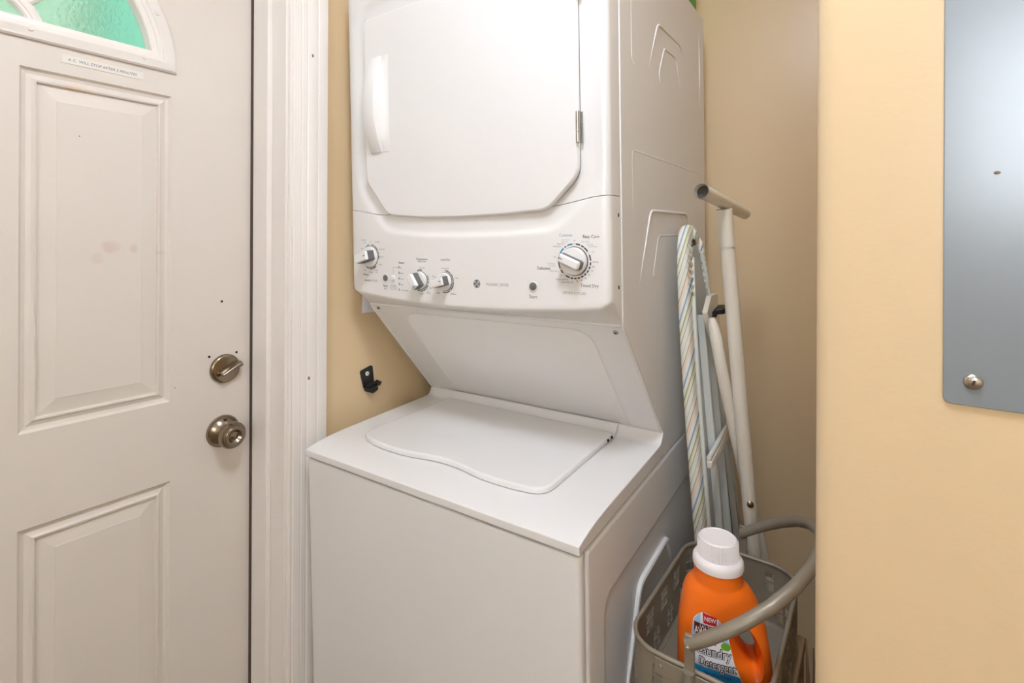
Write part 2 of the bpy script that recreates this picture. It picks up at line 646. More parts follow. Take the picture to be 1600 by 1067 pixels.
for rr, h in ((.066, -.016), (.066, .001), (.069, .004), (.073, .004), (.0745, .006), (.082, .006), (.087, .003), (.089, -.016)):
    a0 = math.asin((ZG - 1.699) / rr)
    rows.append([(XD + h, p[0], p[1]) for p in arc_pts(rr, a0, PI - a0, 24)])
mb.grid(rows)
mb.make('muntin_arc', 'trim_paint', door, smooth=35, off=DO)
for ang in (PI / 4, 3 * PI / 4):
    mb = MB()
    c, s_ = math.cos(ang), math.sin(ang)
    def sp(p, q, t):
        return (XD + t, DC + c * p - s_ * q, 1.699 + s_ * p + c * q)
    prof = [(-.008, -.016), (-.008, .001), (-.004, .005), (.004, .005), (.008, .001), (.008, -.016)]
    mb.rings([[sp(rr, q, h) for q, h in prof] for rr in (.084, .258)])
    mb.make('muntin', 'trim_paint', door, smooth=30, off=DO)
def pane(poly):
    mb_ = MB()
    mb_.prism(poly, XD - .020, XD - .015, lambda y, z, t: (t, y, z))
    mb_.make('pane', 'ripple_glass', door, smooth=0, off=DO)
a0 = math.asin((ZG - 1.699) / .0655)
pane(arc_pts(.068, math.asin((ZG - 1.699) / .068), PI - math.asin((ZG - 1.699) / .068), 20))
RG = .262
def sector(a, b):
    out = arc_pts(RG, a, b, 16)
    return out + arc_pts(.086, b, a, 10)
d_ = .006
aa = math.asin((ZG - 1.699) / RG)
ab = math.asin((ZG - 1.699) / .086)
pane(arc_pts(RG, aa, PI / 4, 16) + arc_pts(.086, PI / 4, ab, 8))
pane(sector(PI / 4 + .002, 3 * PI / 4 - .002))
pane(arc_pts(RG, 3 * PI / 4, PI - aa, 16) + arc_pts(.086, PI - ab, 3 * PI / 4, 8))
# plugged screw holes of the fanlight frame
for y, z in ((0.4345, 1.808), (0.238, 1.709), (0.412, 1.709)):
    mb = MB()
    mb.lathe([(.0045, .009), (.0045, .0132 if z < 1.75 else .0135), (0, .0134 if z < 1.75 else .0137)], 10, lambda a, b, h: (XD + h, y + a, z + b))
    mb.make('screw_plug', 'label_paper', door, off=DO)
# deadbolt
def latx(y, z):
    return lambda a, b, h: (XD + h, y + a, z + b)
mb = MB()
mb.lathe([(0, 0), (.0335, 0), (.0335, .003), (.0325, .006), (.030, .0085), (.027, .0095), (0, .0105)], 40, latx(.579, 1.033))
db = mb.make('deadbolt', 'nickel', door, off=DO)
ang = math.radians(24)
def rot(y, z, a, b, h):
    return (XD + h, y + math.cos(ang) * a - math.sin(ang) * b, z + math.sin(ang) * a + math.cos(ang) * b)
out = round_poly([(-.017, -.0035, .003), (.034, -.0062, .003), (.034, .0062, .003), (-.017, .0035, .003)], 4)
pillow(out, [(0, .010), (0, .025), (.0015, .029), (.003, .030)], lambda p, q, h: rot(.577, 1.030, p, q, h)).make('thumb_turn', 'nickel', db, off=DO)
mb = MB()
mb.lathe([(.005, .008), (.005, .013), (.003, .0145), (0, .0145)], 14, latx(.561, 1.024))
mb.make('screw', 'nickel_dark', db, off=DO)
# knob
mb = MB()
mb.lathe([(0, 0), (.0365, 0), (.0365, .004), (.0345, .007), (.0325, .0072), (.031, .009), (.0275, .0125), (.022, .017), (.0135, .021), (.0125, .024), (0, .024)], 40, latx(.575, .888))
kn = mb.make('knob_rosette', 'nickel', door, off=DO)
mb = MB()
mb.lathe([(.012, .0235), (.012, .031), (.018, .034), (.026, .038), (.0295, .043), (.0295, .049), (.027, .054), (.0235, .055), (.0225, .058), (.020, .0605),
          (.015, .0605), (.0115, .057), (.0095, .055), (.007, .0555), (.004, .058), (0, .059)], 40, latx(.575, .888))
mb.make('door_knob', 'nickel', kn, off=DO)
mb = MB()
mb.lathe([(.0042, .009), (.0042, .0135), (.002, .0145), (0, .0145)], 12, latx(.575, .9145))
mb.make('pin', 'nickel_dark', kn, off=DO)
for y, z, r_ in ((.572, 1.190, .0026), (.545, 1.066, .0028), (.606, 1.066, .0028), (.475, 1.011, .0009), (.31, 1.53, .001)):
    mb = MB()
    mb.lathe([(r_, 0.0), (r_, .0006), (0, .0008)], 10, latx(y, z))
    mb.make('screw_hole', 'dark_hole', door, off=DO)
# frame: weather strip, stop, jamb, casing
mb = MB()
mb.box(-1.2445, .6372, 0.012, -1.236, .652, 2.06)
struct(mb.make('weatherstrip', 'weatherstrip', door, smooth=0, off=DO))
fr = struct(empty('trim_1', (XW, .66, 0)), 'white moulded door frame and casing beside the entry door')
FO = (XW, .66, 0)
mb = MB()
mb.box(-1.235, .6385, 0, -1.170, .6505, 2.06)
mb.make('door_stop', 'trim_paint', fr, bevel=.0015, off=FO)
mb = MB()
mb.box(-1.30, .6505, 0, XW - .0005, .672, 2.07)
mb.make('jamb', 'trim_paint', fr, bevel=.001, off=FO)
cas = [(.6555, 0), (.6555, .008), (.657, .0105), (.660, .011), (.6625, .009), (.664, .0095), (.666, .0125), (.680, .0145), (.682, .0135), (.684, .015),
       (.694, .0155), (.696, .0145), (.698, .0165), (.706, .019), (.716, .0195), (.722, .018), (.724, .0195), (.732, .0205), (.739, .0205), (.740, .0185), (.747, .0185), (.748, .017), (.748, 0)]
mb = MB()
mb.prism(cas, 0, 2.13, lambda y, x, t: (XW + x, y, t))
mb.make('casing', 'trim_paint', fr, smooth=20, off=FO)
mb = MB()
mb.prism([(2 * DC - y - .0, x) for y, x in cas], 0, 2.13, lambda y, x, t: (XW + x, y, t))
mb.make('casing', 'trim_paint', fr, smooth=20, off=FO)
mb = MB()
mb.prism([(z - .655 + 2.075, x) for z, x in cas], -.30, .6555, lambda z, x, t: (XW + x, t, z))
mb.make('casing', 'trim_paint', fr, smooth=20, off=FO)
mb = MB()
mb.box(-1.30, -.324, 0, XW - .0005, -.3025, 2.07)
mb.make('jamb', 'trim_paint', fr, bevel=.001, off=FO)
mb = MB()
mb.box(-1.30, -.3025, 2.062, XW - .0005, .6505, 2.07)
mb.make('jamb', 'trim_paint', fr, bevel=.001, off=FO)
for y, z in ((.7, 1.008), (.706, 1.77)):
    mb = MB()
    mb.lathe([(.0022, .017), (.0022, .0200), (0, .0202)], 8, lambda a, b, h: (XW + h, y + a, z + b * 1.8))
    mb.make('paint_chip', 'twig', fr, off=FO)
# paper strip with the notice
mb = MB()
mb.box(XD + .0003, .283, 1.664, XD + .0009, .4135, 1.6795)
strip = mb.make('notice_strip', 'label_paper', smooth=0)
tag(strip, 'narrow paper notice strip stuck below the fanlight on the door', 'sign')
text_mb('A C  WILL STOP AFTER 2 MINUTES', .0075, lambda x, y: (XD + .0011, .347 + x, 1.6712 + y), sx=.95, shear=.15).make('lettering', 'label_ink', strip, smooth=0)

# ================================================================== STACKED WASHER DRYER
dl, pt = math.radians(2.2), math.radians(1.4)
Wx = Vector((math.cos(dl), math.sin(dl), 0.008)).normalized()
Wy = Vector((-math.sin(dl) * math.cos(pt), math.cos(dl) * math.cos(pt), math.sin(pt)))
Wy = (Wy - Wx * Wy.dot(Wx)).normalized()
Wz = Wx.cross(Wy)
PW = Vector((-0.37273, 0.69608, 0.84820))
WO = Vector((-0.34, 0.41, -0.845))
wd = empty('stacked_washer_dryer')
mw = Matrix.Identity(4)
org = PW + Wx * WO.x + Wy * WO.y + Wz * WO.z
for i in range(3):
    mw[i][0], mw[i][1], mw[i][2], mw[i][3] = Wx[i], Wy[i], Wz[i], org[i]
wd.matrix_world = mw
tag(wd, 'white stacked washer and dryer unit beside the beige wall', 'washer dryer')
def W(mbx, name, m, parent=None, **k):
    o_ = mbx.make(name, m, parent or wd, off=tuple(WO), **k)
    return o_
# washer body
mb = MB()
mb.box(-.68, .0262, -.815, -.0046, .829, -.004)
W(mb, 'washer_cabinet', 'enamel', bevel=.003)
def side_skin():
    ys = [.0262 + .8028 * i / 160 for i in range(161)]
    zs = [-.815 + .811 * j / 160 for j in range(161)]
    rows = []
    for z in zs:
        row = []
        for y in ys:
            d = sdf_rr(y, z, .095, -.80, .745, -.122, .03)
            e = min(y - .0262, .829 - y, -.004 - z)
            rr = .0035
            edge = rr * (1 - math.sqrt(max(0, 1 - ((rr - e) / rr) ** 2))) if e < rr else 0
            row.append((-.0034 * sm(-d / .005 + .3) - edge, y, z))
        rows.append(row)
    rows = [[(-.0050, p[1], p[2]) for p in rows[0]]] + rows + [[(-.0050, p[1], p[2]) for p in rows[-1]]]
    rows = [[(-.0050, r_[0][1], r_[0][2])] + r_ + [(-.0050, r_[-1][1], r_[-1][2])] for r_ in rows]
    m_ = MB()
    m_.grid(rows)
    return m_
def sm(t):
    t = max(0, min(1, t))
    return t * t * (3 - 2 * t)
def sdf_rr(px, py, x0, y0, x1, y1, r):
    cx, cy = (x0 + x1) / 2, (y0 + y1) / 2
    qx, qy = abs(px - cx) - (x1 - x0) / 2 + r, abs(py - cy) - (y1 - y0) / 2 + r
    return math.hypot(max(qx, 0), max(qy, 0)) + min(max(qx, qy), 0) - r
W(side_skin(), 'washer_side_panel', 'enamel', smooth=60)
mb = MB()
mb.prism(rrect(-.68, 0, 0, .0240, .009, 5), -.815, -.002, lambda x, y, t: (x, y, t))
W(mb, 'front_panel', 'enamel', bevel=.004, smooth=35)
for x in (-.62, -.06):
    for y in (.07, .77):
        mb = MB()
        zf = -(PW.z + Wx.z * x + Wy.z * y) / Wz.z
        mb.lathe([(.012, -.815), (.012, zf + .02), (.024, zf + .015), (.024, zf), (0, zf)], 16, lambda a, b, h: (x + a, y + b, h))
        W(mb, 'levelling_foot', 'black_plastic')
# top deck with rolled front edge and rear cove
deck = [(-.003, .0035), (-.003, .0185), (.012, .0220), (.03, .0252), (.06, .0285), (.10, .0305), (.385, .0335), (.397, .0345), (.404, .0385), (.410, .047), (.413, .0545), (.4165, .0545), (.4165, .003)]
mb = MB()
mb.prism(deck, -.6815, .0015, lambda y, z, t: (t, y, z))
W(mb, 'washer_top', 'enamel_deck', bevel=.004, seg=4, smooth=45)
# lid
lidp = [(-.590, .385, .01), (-.596, .105, .0), (-.590, .091, 0), (-.578, .083, 0), (-.545, .0745, 0), (-.50, .069, 0), (-.455, .070, 0), (-.425, .073, 0), (-.39, .080, 0), (-.36, .0845, 0), (-.33, .085, 0),
        (-.30, .082, 0), (-.27, .0765, 0), (-.245, .0725, 0), (-.21, .071, 0), (-.17, .072, 0), (-.135, .076, 0), (-.118, .083, 0), (-.108, .094, 0), (-.104, .110, 0), (-.100, .385, .01)]
lidpoly = round_poly(lidp, 3)
def lidz(y):
    return .0305 + (y - .1) / .285 * .003 if y > .1 else .0305 - (.1 - y) * .04
mb = pillow(lidpoly, [(.005, -.002), (.005, .0012), (0, .0018), (0, .0088), (.0008, .0106), (.0025, .0116), (.005, .012)], lambda x, y, h: (x, y, lidz(y) + h))
lid = W(mb, 'washer_lid', 'enamel_deck', smooth=50)
mb = MB()
hp = [(.3855, .030), (.3855, .0425), (.393, .0445), (.401, .049), (.4065, .057), (.4125, .0575), (.4125, .040), (.40, .0345)]
mb.prism(hp, -.588, -.101, lambda y, z, t: (t, y, z))
W(mb, 'lid_hinge_strip', 'enamel_deck', bevel=.001, smooth=50)
for y in (.365, .345):
    mb = MB()
    mb.box(-.1008, y, .038, -.0975, y + .004, .0425)
    W(mb, 'hinge_pin', 'dark_hole', lid, smooth=0)
# dryer cabinet
cab = [(.19, 1.098), (.829, 1.098), (.829, -.002), (.4175, -.002), (.4175, .0555), (.414, .0585), (.19, .327)]
mb = MB()
mb.prism(cab, -.68, 0, lambda y, z, t: (t, y, z))
W(mb, 'dryer_cabinet', 'enamel', bevel=.004, smooth=40)
# rolled edge bead along the front edge of the sides
for x in (-.0015, -.6785):
    mb = MB()
    mb.tube([(x, .1895, 1.09), (x, .1895, .335), (x, .1905, .326), (x, .196, .3175), (x, .411, .0595)], .0034, 8)
    W(mb, 'edge_bead', 'enamel_deck')
mb = MB()
mb.tube([(-.675, .1885, .3255), (-.34, .188, .3255), (-.004, .1885, .3255)], .0030, 8)
W(mb, 'edge_bead', 'enamel_deck')
# sloped splash panel with a pressed recess
sl = Vector((0, .414 - .19, .0585 - .327))
SL = sl.length
sl.normalize()
sn = Vector((0, sl.z, -sl.y)).normalized()
if sn.y > 0:
    sn = -sn
def splash(x, t, d=0.0):
    q = Vector((x, .19, .327)) + sl * t + sn * (.0015 - d)
    return tuple(q)
rows = []
xs = [-.677 + .674 * i / 90 for i in range(91)]
for j in range(61):
    t = .006 + (SL - .010) * j / 60
    row = []
    for x in xs:
        d = sdf_rr(x, t, -.575, .028, -.078, .45, .035)
        row.append(splash(x, t, .012 * sm(-d / .014 + .25)))
    rows.append(row)
mb = MB()
mb.grid(rows)
W(mb, 'splash_panel', 'enamel_deck', smooth=60)
for x, t in ((-.019, .020), (-.657, .014)):
    mb = MB()
    def sc_fn(a, b, h):
        q = Vector(splash(x, t)) + Vector((1, 0, 0)) * a + sl * b + sn * h
        return tuple(q)
    mb.lathe([(.0052, 0), (.0052, .0015), (.0038, .0028), (0, .003)], 14, sc_fn)
    s_o = W(mb, 'screw', 'chrome')
    mb = MB()
    mb.add([sc_fn(a, b, .0032) for a, b in ((-.003, -.0006), (.003, -.0006), (.003, .0006), (-.003, .0006))], [(0, 1, 2, 3)])
    mb.add([sc_fn(a, b, .0032) for a, b in ((-.0006, -.003), (.0006, -.003), (.0006, .003), (-.0006, .003))], [(0, 1, 2, 3)])
    W(mb, 'screw_slot', 'dark_hole', s_o, smooth=0)

# dryer front: bowed skin, dish around the door
DOORP = round_poly([(-.606, 1.004, .022), (-.606, .625, .05), (-.535, .544, .05), (-.43, .535, .12), (-.325, .5325, .2), (-.22, .534, .12), (-.115, .540, .05), (-.052, .600, .05), (-.052, 1.004, .022)], 6)
DISH = inset(DOORP, -.042)
def poly_sdf(px, py, poly):
    d = 1e9
    ins = False
    n = len(poly)
    for i in range(n):
        ax, ay = poly[i]
        bx, by = poly[(i + 1) % n]
        ex, ey = bx - ax, by - ay
        wx, wy = px - ax, py - ay
        l2 = ex * ex + ey * ey
        t = max(0, min(1, (wx * ex + wy * ey) / l2)) if l2 > 1e-12 else 0
        dx, dy = wx - ex * t, wy - ey * t
        d = min(d, dx * dx + dy * dy)
        if (ay > py) != (by > py) and px < ex * (py - ay) / (ey if ey else 1e-12) + ax:
            ins = not ins
    d = math.sqrt(d)
    return -d if ins else d
def bow(x):
    u = (x + .34) / .34
    y = .134 - .010 * (1 - u * u)
    e = .34 - abs(x + .34)
    if e < .014:
        k = (.014 - e) / .014
        y += .014 * (1 - math.sqrt(max(0, 1 - k * k)))
    return y
def yf(x, z):
    d = poly_sdf(x, z, DISH)
    return bow(x) + .0045 * sm(-d / .016 + .1)
def zseam(x):
    e = .34 - abs(x + .34)
    return .546 + .016 * (1 - sm(e / .13)) 
def zbot(x):
    u = (x + .34) / .34
    return .342 + .018 * u * u + .012 * max(0, (abs(u) - .93) / .07) ** 2
xe = [0, .0006, .002, .0045, .008, .014]
XS = [-e for e in xe] + [-.014 - .652 * i / 84 for i in range(1, 84)] + [-.68 + e for e in xe[::-1]]
# upper front (door surround)
rows = []
nz = 80
for j in range(nz + 1):
    row = []
    t = j / nz
    for x in XS:
        z = zseam(x) + .0006 + (1.092 - zseam(x)) * t
        row.append((x, yf(x, z), z))
    row = [(0, .1885, row[0][2])] + row + [(-.68, .1885, row[-1][2])]
    rows.append(row)
top = [(p[0], .1885, 1.096) for p in rows[-1]]
rows.append([(p[0], min(.1885, p[1] + .004), 1.096) for p in rows[-1]])
rows.append(top)
bot = [(p[0], .1885, p[2]) for p in rows[0]]
rows.insert(0, bot)
mb = MB()
mb.grid(rows)
W(mb, 'dryer_front', 'enamel_deck', smooth=50)
# control panel
rows = []
nz = 44
for j in range(nz + 1):
    t = j / nz
    row = []
    for x in XS:
        zb_, zt_ = zbot(x), zseam(x) - .0006
        z = zb_ + (zt_ - zb_) * t
        y = yf(x, z)
        e = z - zb_
        if e < .008:
            k = 1 - e / .008
            y += .008 * (1 - math.sqrt(max(0, 1 - k * k)))
        row.append((x, y, z))
    row = [(0, .1885, max(row[0][2], .336))] + row + [(-.68, .1885, max(row[-1][2], .336))]
    rows.append(row)
def lower(row, k, ):
    out = []
    for (x, y, z) in row:
        zt_ = .328
        out.append((x, y + (.1875 - y) * k, z + (zt_ - z) * k))
    return out
b0 = rows[0]
rows = [lower(b0, 1.0), lower(b0, .66), lower(b0, .33)] + rows
rows.append([(p[0], .1885, p[2]) for p in rows[-1]])
mb = MB()
mb.grid(rows)
cp = W(mb, 'control_panel', 'white_plastic', smooth=50)
cp['label'] = 'bowed white control panel with dials'
# holes at the right return of the panel
for y, z in ((.175, .528), (.172, .398)):
    mb = MB()
    mb.lathe([(.003, 0), (.003, .0006), (0, .0007)], 10, lambda a, b, h: (h, y + a * .8, z + b * 1.3))
    W(mb, 'screw_hole', 'dark_hole', cp)
# door
YD = .121
mb = pillow(DOORP, [(.0022, .1445), (.0022, .1315), (0, .1300), (0, YD + .004), (.0012, YD + .0016), (.004, YD)], lambda x, z, h: (x, h, z))
dd = W(mb, 'dryer_door', 'enamel', smooth=50)
# dark gasket line round the door
mb = MB()
GP = inset(DOORP, -.0008)
loops = [[(p[0], h, p[1]) for p in inset(DOORP, i)] for i, h in ((.012, .1300), (.0012, .1305), (.0012, .137), (.012, .137))]
mb.rings(loops, False, False)
W(mb, 'gasket', 'grey_plastic', dd)
# handle: shallow arched grip
zt, zb2 = .908, .690
rows = []
N = 30
for j in range(N + 1):
    z = zb2 + (zt - zb2) * j / N
    u = 2 * j / N - 1
    h = .004 + .024 * (1 - abs(u) ** 2.2)
    y = YD - h
    sec = [(-.585, YD), (-.584, YD - h * .5), (-.582, y + .0015), (-.5795, y), (-.549, y), (-.5465, y + .0012), (-.5455, y + .004), (-.5435, y + .0055), (-.540, YD - h * .45), (-.529, YD - .0015), (-.524, YD)]
    rows.append([(a, b, z) for a, b in sec])
mb = MB()
mb.rings(rows, True, True, close=False)
hd = W(mb, 'handle', 'white_plastic', dd, smooth=40)
# hinges
for z in (.684, .938):
    mb = MB()
    for k in range(3):
        z0 = z - .027 + k * .0182
        mb.tube([(-.0515, YD - .001, z0), (-.0515, YD - .001, z0 + .0172)], .0036, 12)
    hg = W(mb, 'hinge', 'chrome', dd)
    mb = MB()
    mb.box(-.0490, YD + .0065, z - .027, -.0455, YD + .009, z + .027)
    W(mb, 'hinge_leaf', 'chrome', hg)

# --- printing and knobs on the control panel
def on(x, z, d=.0004):
    return (x, yf(x, z) - d, z)
def ptext(body, size, x, z, m='dark_print', bold=0.0, sx=1.0):
    mbt = text_mb(body, size, lambda a, b: on(x + a, z + b), bold, sx)
    W(mbt, 'lettering', m, cp, smooth=0)
def arc(cx, cz, r0, r1, a0, a1, m, d=.0004):
    n = max(2, int(abs(a1 - a0) / .12))
    rows_ = []
    for r_ in (r0, r1):
        rows_.append([on(cx + r_ * math.sin(a0 + (a1 - a0) * k / n), cz + r_ * math.cos(a0 + (a1 - a0) * k / n), d) for k in range(n + 1)])
    mb_ = MB()
    mb_.grid(rows_)
    W(mb_, 'dial_mark', m, cp, smooth=0)
def disc(cx, cz, r_, m, d=.0005, name='dial_mark', parent=None):
    mb_ = MB()
    mb_.add([on(cx + r_ * math.cos(2 * PI * k / 16), cz + r_ * math.sin(2 * PI * k / 16), d) for k in range(16)], [tuple(range(16))])
    return W(mb_, name, m, parent or cp, smooth=0)
def button(cx, cz, r_, m, h=.003, ring=True):
    y = yf(cx, cz)
    mb_ = MB()
    mb_.lathe([(r_ * 1.25, 0.004), (r_ * 1.25, -.0006), (r_ * 1.08, -.0012), (0, -.0012)], 24, lambda a, b, hh: (cx + a, y + hh, cz + b))
    b_ = W(mb_, 'button_ring', 'white_plastic', cp)
    mb_ = MB()
    mb_.lathe([(r_, .002), (r_, -h), (r_ * .85, -h - .0008), (0, -h - .001)], 24, lambda a, b, hh: (cx + a, y + hh, cz + b))
    W(mb_, 'button', m, b_)
def knob(cx, cz, r_, ang, h=.026, wide=.36):
    """round base, lengthwise grip pointing at ang (clockwise from up)"""
    y = yf(cx, cz) - .0002
    f_ = lambda a, b, hh: (cx + a, y - hh, cz + b)
    mb_ = MB()
    mb_.lathe([(0, -.002), (r_ * 1.02, -.002), (r_ * 1.02, .001), (r_, .0015), (0, .0015)], 36, f_)
    k_ = W(mb_, 'knob', 'grey_plastic', cp, smooth=40)
    mb_ = MB()
    mb_.lathe([(r_ * .97, .0008), (r_ * .95, .006), (r_ * .90, .009), (0, .010)], 36, f_)
    W(mb_, 'knob_skirt', 'knob_white', k_, smooth=40)
    c_, s_ = math.cos(-ang), math.sin(-ang)
    def g(p, q, hh):
        return f_(c_ * p - s_ * q, s_ * p + c_ * q, hh)
    w_ = r_ * wide
    po = round_poly([(-w_, r_ * .86, .003), (-w_, -r_ * .86, .006), (w_, -r_ * .86, .006), (w_, r_ * .86, .003)], 4)
    pillow(po, [(0, .0085), (.0006, h * .80)], g).make('knob_grip', 'grey_plastic', k_, smooth=40, off=tuple(WO))
    po2 = inset(po, .0016)
    pillow(po2, [(-.0006, h * .78), (0, h * .95), (.001, h), (.0025, h * 1.015)], g).make('grip_cap', 'knob_white', k_, smooth=40, off=tuple(WO))
    mb_ = MB()
    mb_.add([g(p, q, h * 1.022) for p, q in ((-.0007, r_ * .45), (.0007, r_ * .45), (.0007, r_ * .78), (-.0007, r_ * .78))], [(0, 1, 2, 3)])
    W(mb_, 'pointer', 'dark_print', k_, smooth=0)
D = math.radians
# washer cycle dial
kx, kz = -.604, .4485
knob(kx, kz, .0255, D(75), h=.034, wide=.46)
for a, b in ((-30, -12), (8, 24), (28, 62), (66, 78), (82, 100), (140, 168), (172, 190), (195, 225)):
    arc(kx, kz, .0275, .0300, D(a), D(b), 'dark_print')
arc(kx, kz, .0275, .0300, D(-60), D(-33), 'blue_print')
ptext('Colors', .0062, -.630, .4885, 'light_print')
ptext('Off', .0045, -.626, .4815, 'mid_print')
ptext('Off', .0045, -.604, .4835, 'light_print')
ptext('Normal', .0045, -.634, .467, 'mid_print')
ptext('Pre Soak', .0046, -.579, .4835, 'mid_print')
ptext('Heavy Soil', .0046, -.564, .4665, 'mid_print')
ptext('Normal', .0046, -.566, .4485, 'mid_print')
ptext('Light', .0046, -.570, .4310, 'mid_print')
ptext('Heavy', .0044, -.585, .4172, 'mid_print')
ptext('Soil', .0044, -.585, .4122, 'mid_print')
ptext('Normal', .0044, -.605, .4115, 'mid_print')
ptext('Heavy', .0044, -.6265, .4165, 'mid_print')
ptext('Whites', .0068, -.624, .4055, 'dark_print')
ptext('WASHER CYCLES', .0062, -.606, .3915, 'light_print')
button(-.5515, .4003, .0072, 'grey_plastic')
ptext('Start', .0085, -.553, .3815, 'dark_print')
ptext('Pause', .0048, -.553, .3750, 'mid_print')
button(-.5265, .4008, .0058, 'white_plastic', h=.004)
ptext('Stay Clean', .0050, -.5265, .3830, 'mid_print')
ptext('Options Below', .0042, -.5265, .3782, 'light_print')
ptext('Press to Set', .0042, -.5265, .3745, 'light_print')
ptext('Status', .0072, -.499, .4365, 'dark_print')
for z, t_ in ((.4258, 'On'), (.4131, 'Wash'), (.4004, 'Rinse'), (.3878, 'Spin'), (.3750, 'Lid Locked')):
    mb = MB()
    mb.add([on(x, zz) for x, zz in ((-.5082, z - .0027), (-.5060, z - .0027), (-.5060, z + .0027), (-.5082, z + .0027))], [(0, 1, 2, 3)])
    W(mb, 'status_light', 'dark_print', cp, smooth=0)
    ptext(t_, .0050, -.5035 + .0013 * len(t_), z - .001, 'mid_print')
for a, b in (((-.5268, .4085), (-.5262, .4255)), ((-.5268, .4252), (-.5105, .4257))):
    mb = MB()
    mb.add([on(x, zz) for x, zz in ((a[0], a[1]), (b[0], a[1]), (b[0], b[1]), (a[0], b[1]))], [(0, 1, 2, 3)])
    W(mb, 'dial_mark', 'light_print', cp, smooth=0)
# temperature and load size
k2x, k2z = -.439, .3985
knob(k2x, k2z, .0200, D(145), h=.030, wide=.5)
for a, b in ((-25, 12), (60, 88), (92, 104), (112, 140), (144, 158), (162, 178), (182, 205)):
    arc(k2x, k2z, .0222, .0244, D(a), D(b), 'dark_print')
ptext('Temperature', .0066, -.4345, .4455, 'dark_print')
ptext('Wash / Rinse', .0046, -.4345, .4402, 'mid_print')
ptext('Tap Cold', .0046, -.4350, .4268, 'mid_print')
ptext('Hot', .0045, -.4665, .4120, 'mid_print')
ptext('Hot', .0045, -.4095, .3830, 'mid_print')
ptext('Warm', .0045, -.4165, .3722, 'mid_print')
ptext('Colors', .0045, -.4370, .3695, 'mid_print')
k3x, k3z = -.3685, .3988
knob(k3x, k3z, .0200, D(75), h=.030, wide=.5)
for a, b in ((5, 40), (44, 86), (90, 138), (142, 195)):
    arc(k3x, k3z, .0222, .0244, D(a), D(b), 'dark_print')
ptext('Load Size', .0066, -.3665, .4450, 'dark_print')
ptext('Precise Fill', .0046, -.3675, .4265, 'mid_print')
ptext('Super', .0045, -.3995, .4085, 'mid_print')
ptext('Small', .0045, -.3365, .4075, 'mid_print')
ptext('Large', .0050, -.3880, .3742, 'dark_print')
ptext('Medium', .0048, -.3455, .3735, 'dark_print')
# round emblem with script monogram
ex, ez = -.2836, .3975
disc(ex, ez, .0086, 'dark_print', .0004, 'emblem')
em = disc(ex, ez, .0078, 'lab_white', .0006, 'emblem_ring')
disc(ex, ez, .0072, 'dark_print', .0008, 'emblem_field', em)
for k in range(4):
    a = D(45 + 90 * k)
    mb = MB()
    pts = []
    for i in range(7):
        aa_ = a + (i - 3) * .16
        rr = .0062 - .0009 * abs(i - 3) * .5
        pts.append((ex + rr * math.sin(aa_), yf(ex, ez) - .001, ez + rr * math.cos(aa_)))
    mb.tube(pts, [.0003, .0005, .0006, .0006, .0006, .0005, .0003], 6)
    W(mb, 'emblem_swirl', 'lab_white', em)
W(text_mb('GE', .0085, lambda a, b: (ex + a, yf(ex, ez) - .0012, ez + b), .0001, .8, .2), 'lettering', 'lab_white', em, smooth=0)
ptext('WASHER | DRYER', .0080, -.2335, .3972, 'light_print', sx=.86)
button(-.1515, .3980, .0075, 'grey_plastic')
ptext('Start', .0090, -.1525, .3780, 'dark_print')
# dryer dial
k4x, k4z = -.0667, .4463
knob(k4x, k4z, .0262, D(-68), h=.026, wide=.34)
for a, b, m_ in ((-72, -42, 'blue_print'), (-38, -30, 'blue_print'), (-26, -6, 'blue_print'), (6, 22, 'dark_print'), (26, 36, 'dark_print'), (38, 56, 'dark_print'), (68, 88, 'dark_print'),
                 (92, 103, 'dark_print'), (107, 116, 'dark_print'), (120, 130, 'dark_print'), (134, 143, 'dark_print'), (147, 156, 'dark_print'), (160, 169, 'dark_print'),
                 (173, 181, 'dark_print'), (185, 194, 'dark_print'), (198, 214, 'dark_print'), (226, 240, 'dark_print'), (244, 275, 'dark_print')):
    arc(k4x, k4z, .0298, .0325, D(a), D(b), m_)
for a in (0, 62, 220, 282):
    disc(k4x + .0312 * math.sin(D(a)), k4z + .0312 * math.cos(D(a)), .0008, 'dark_print')
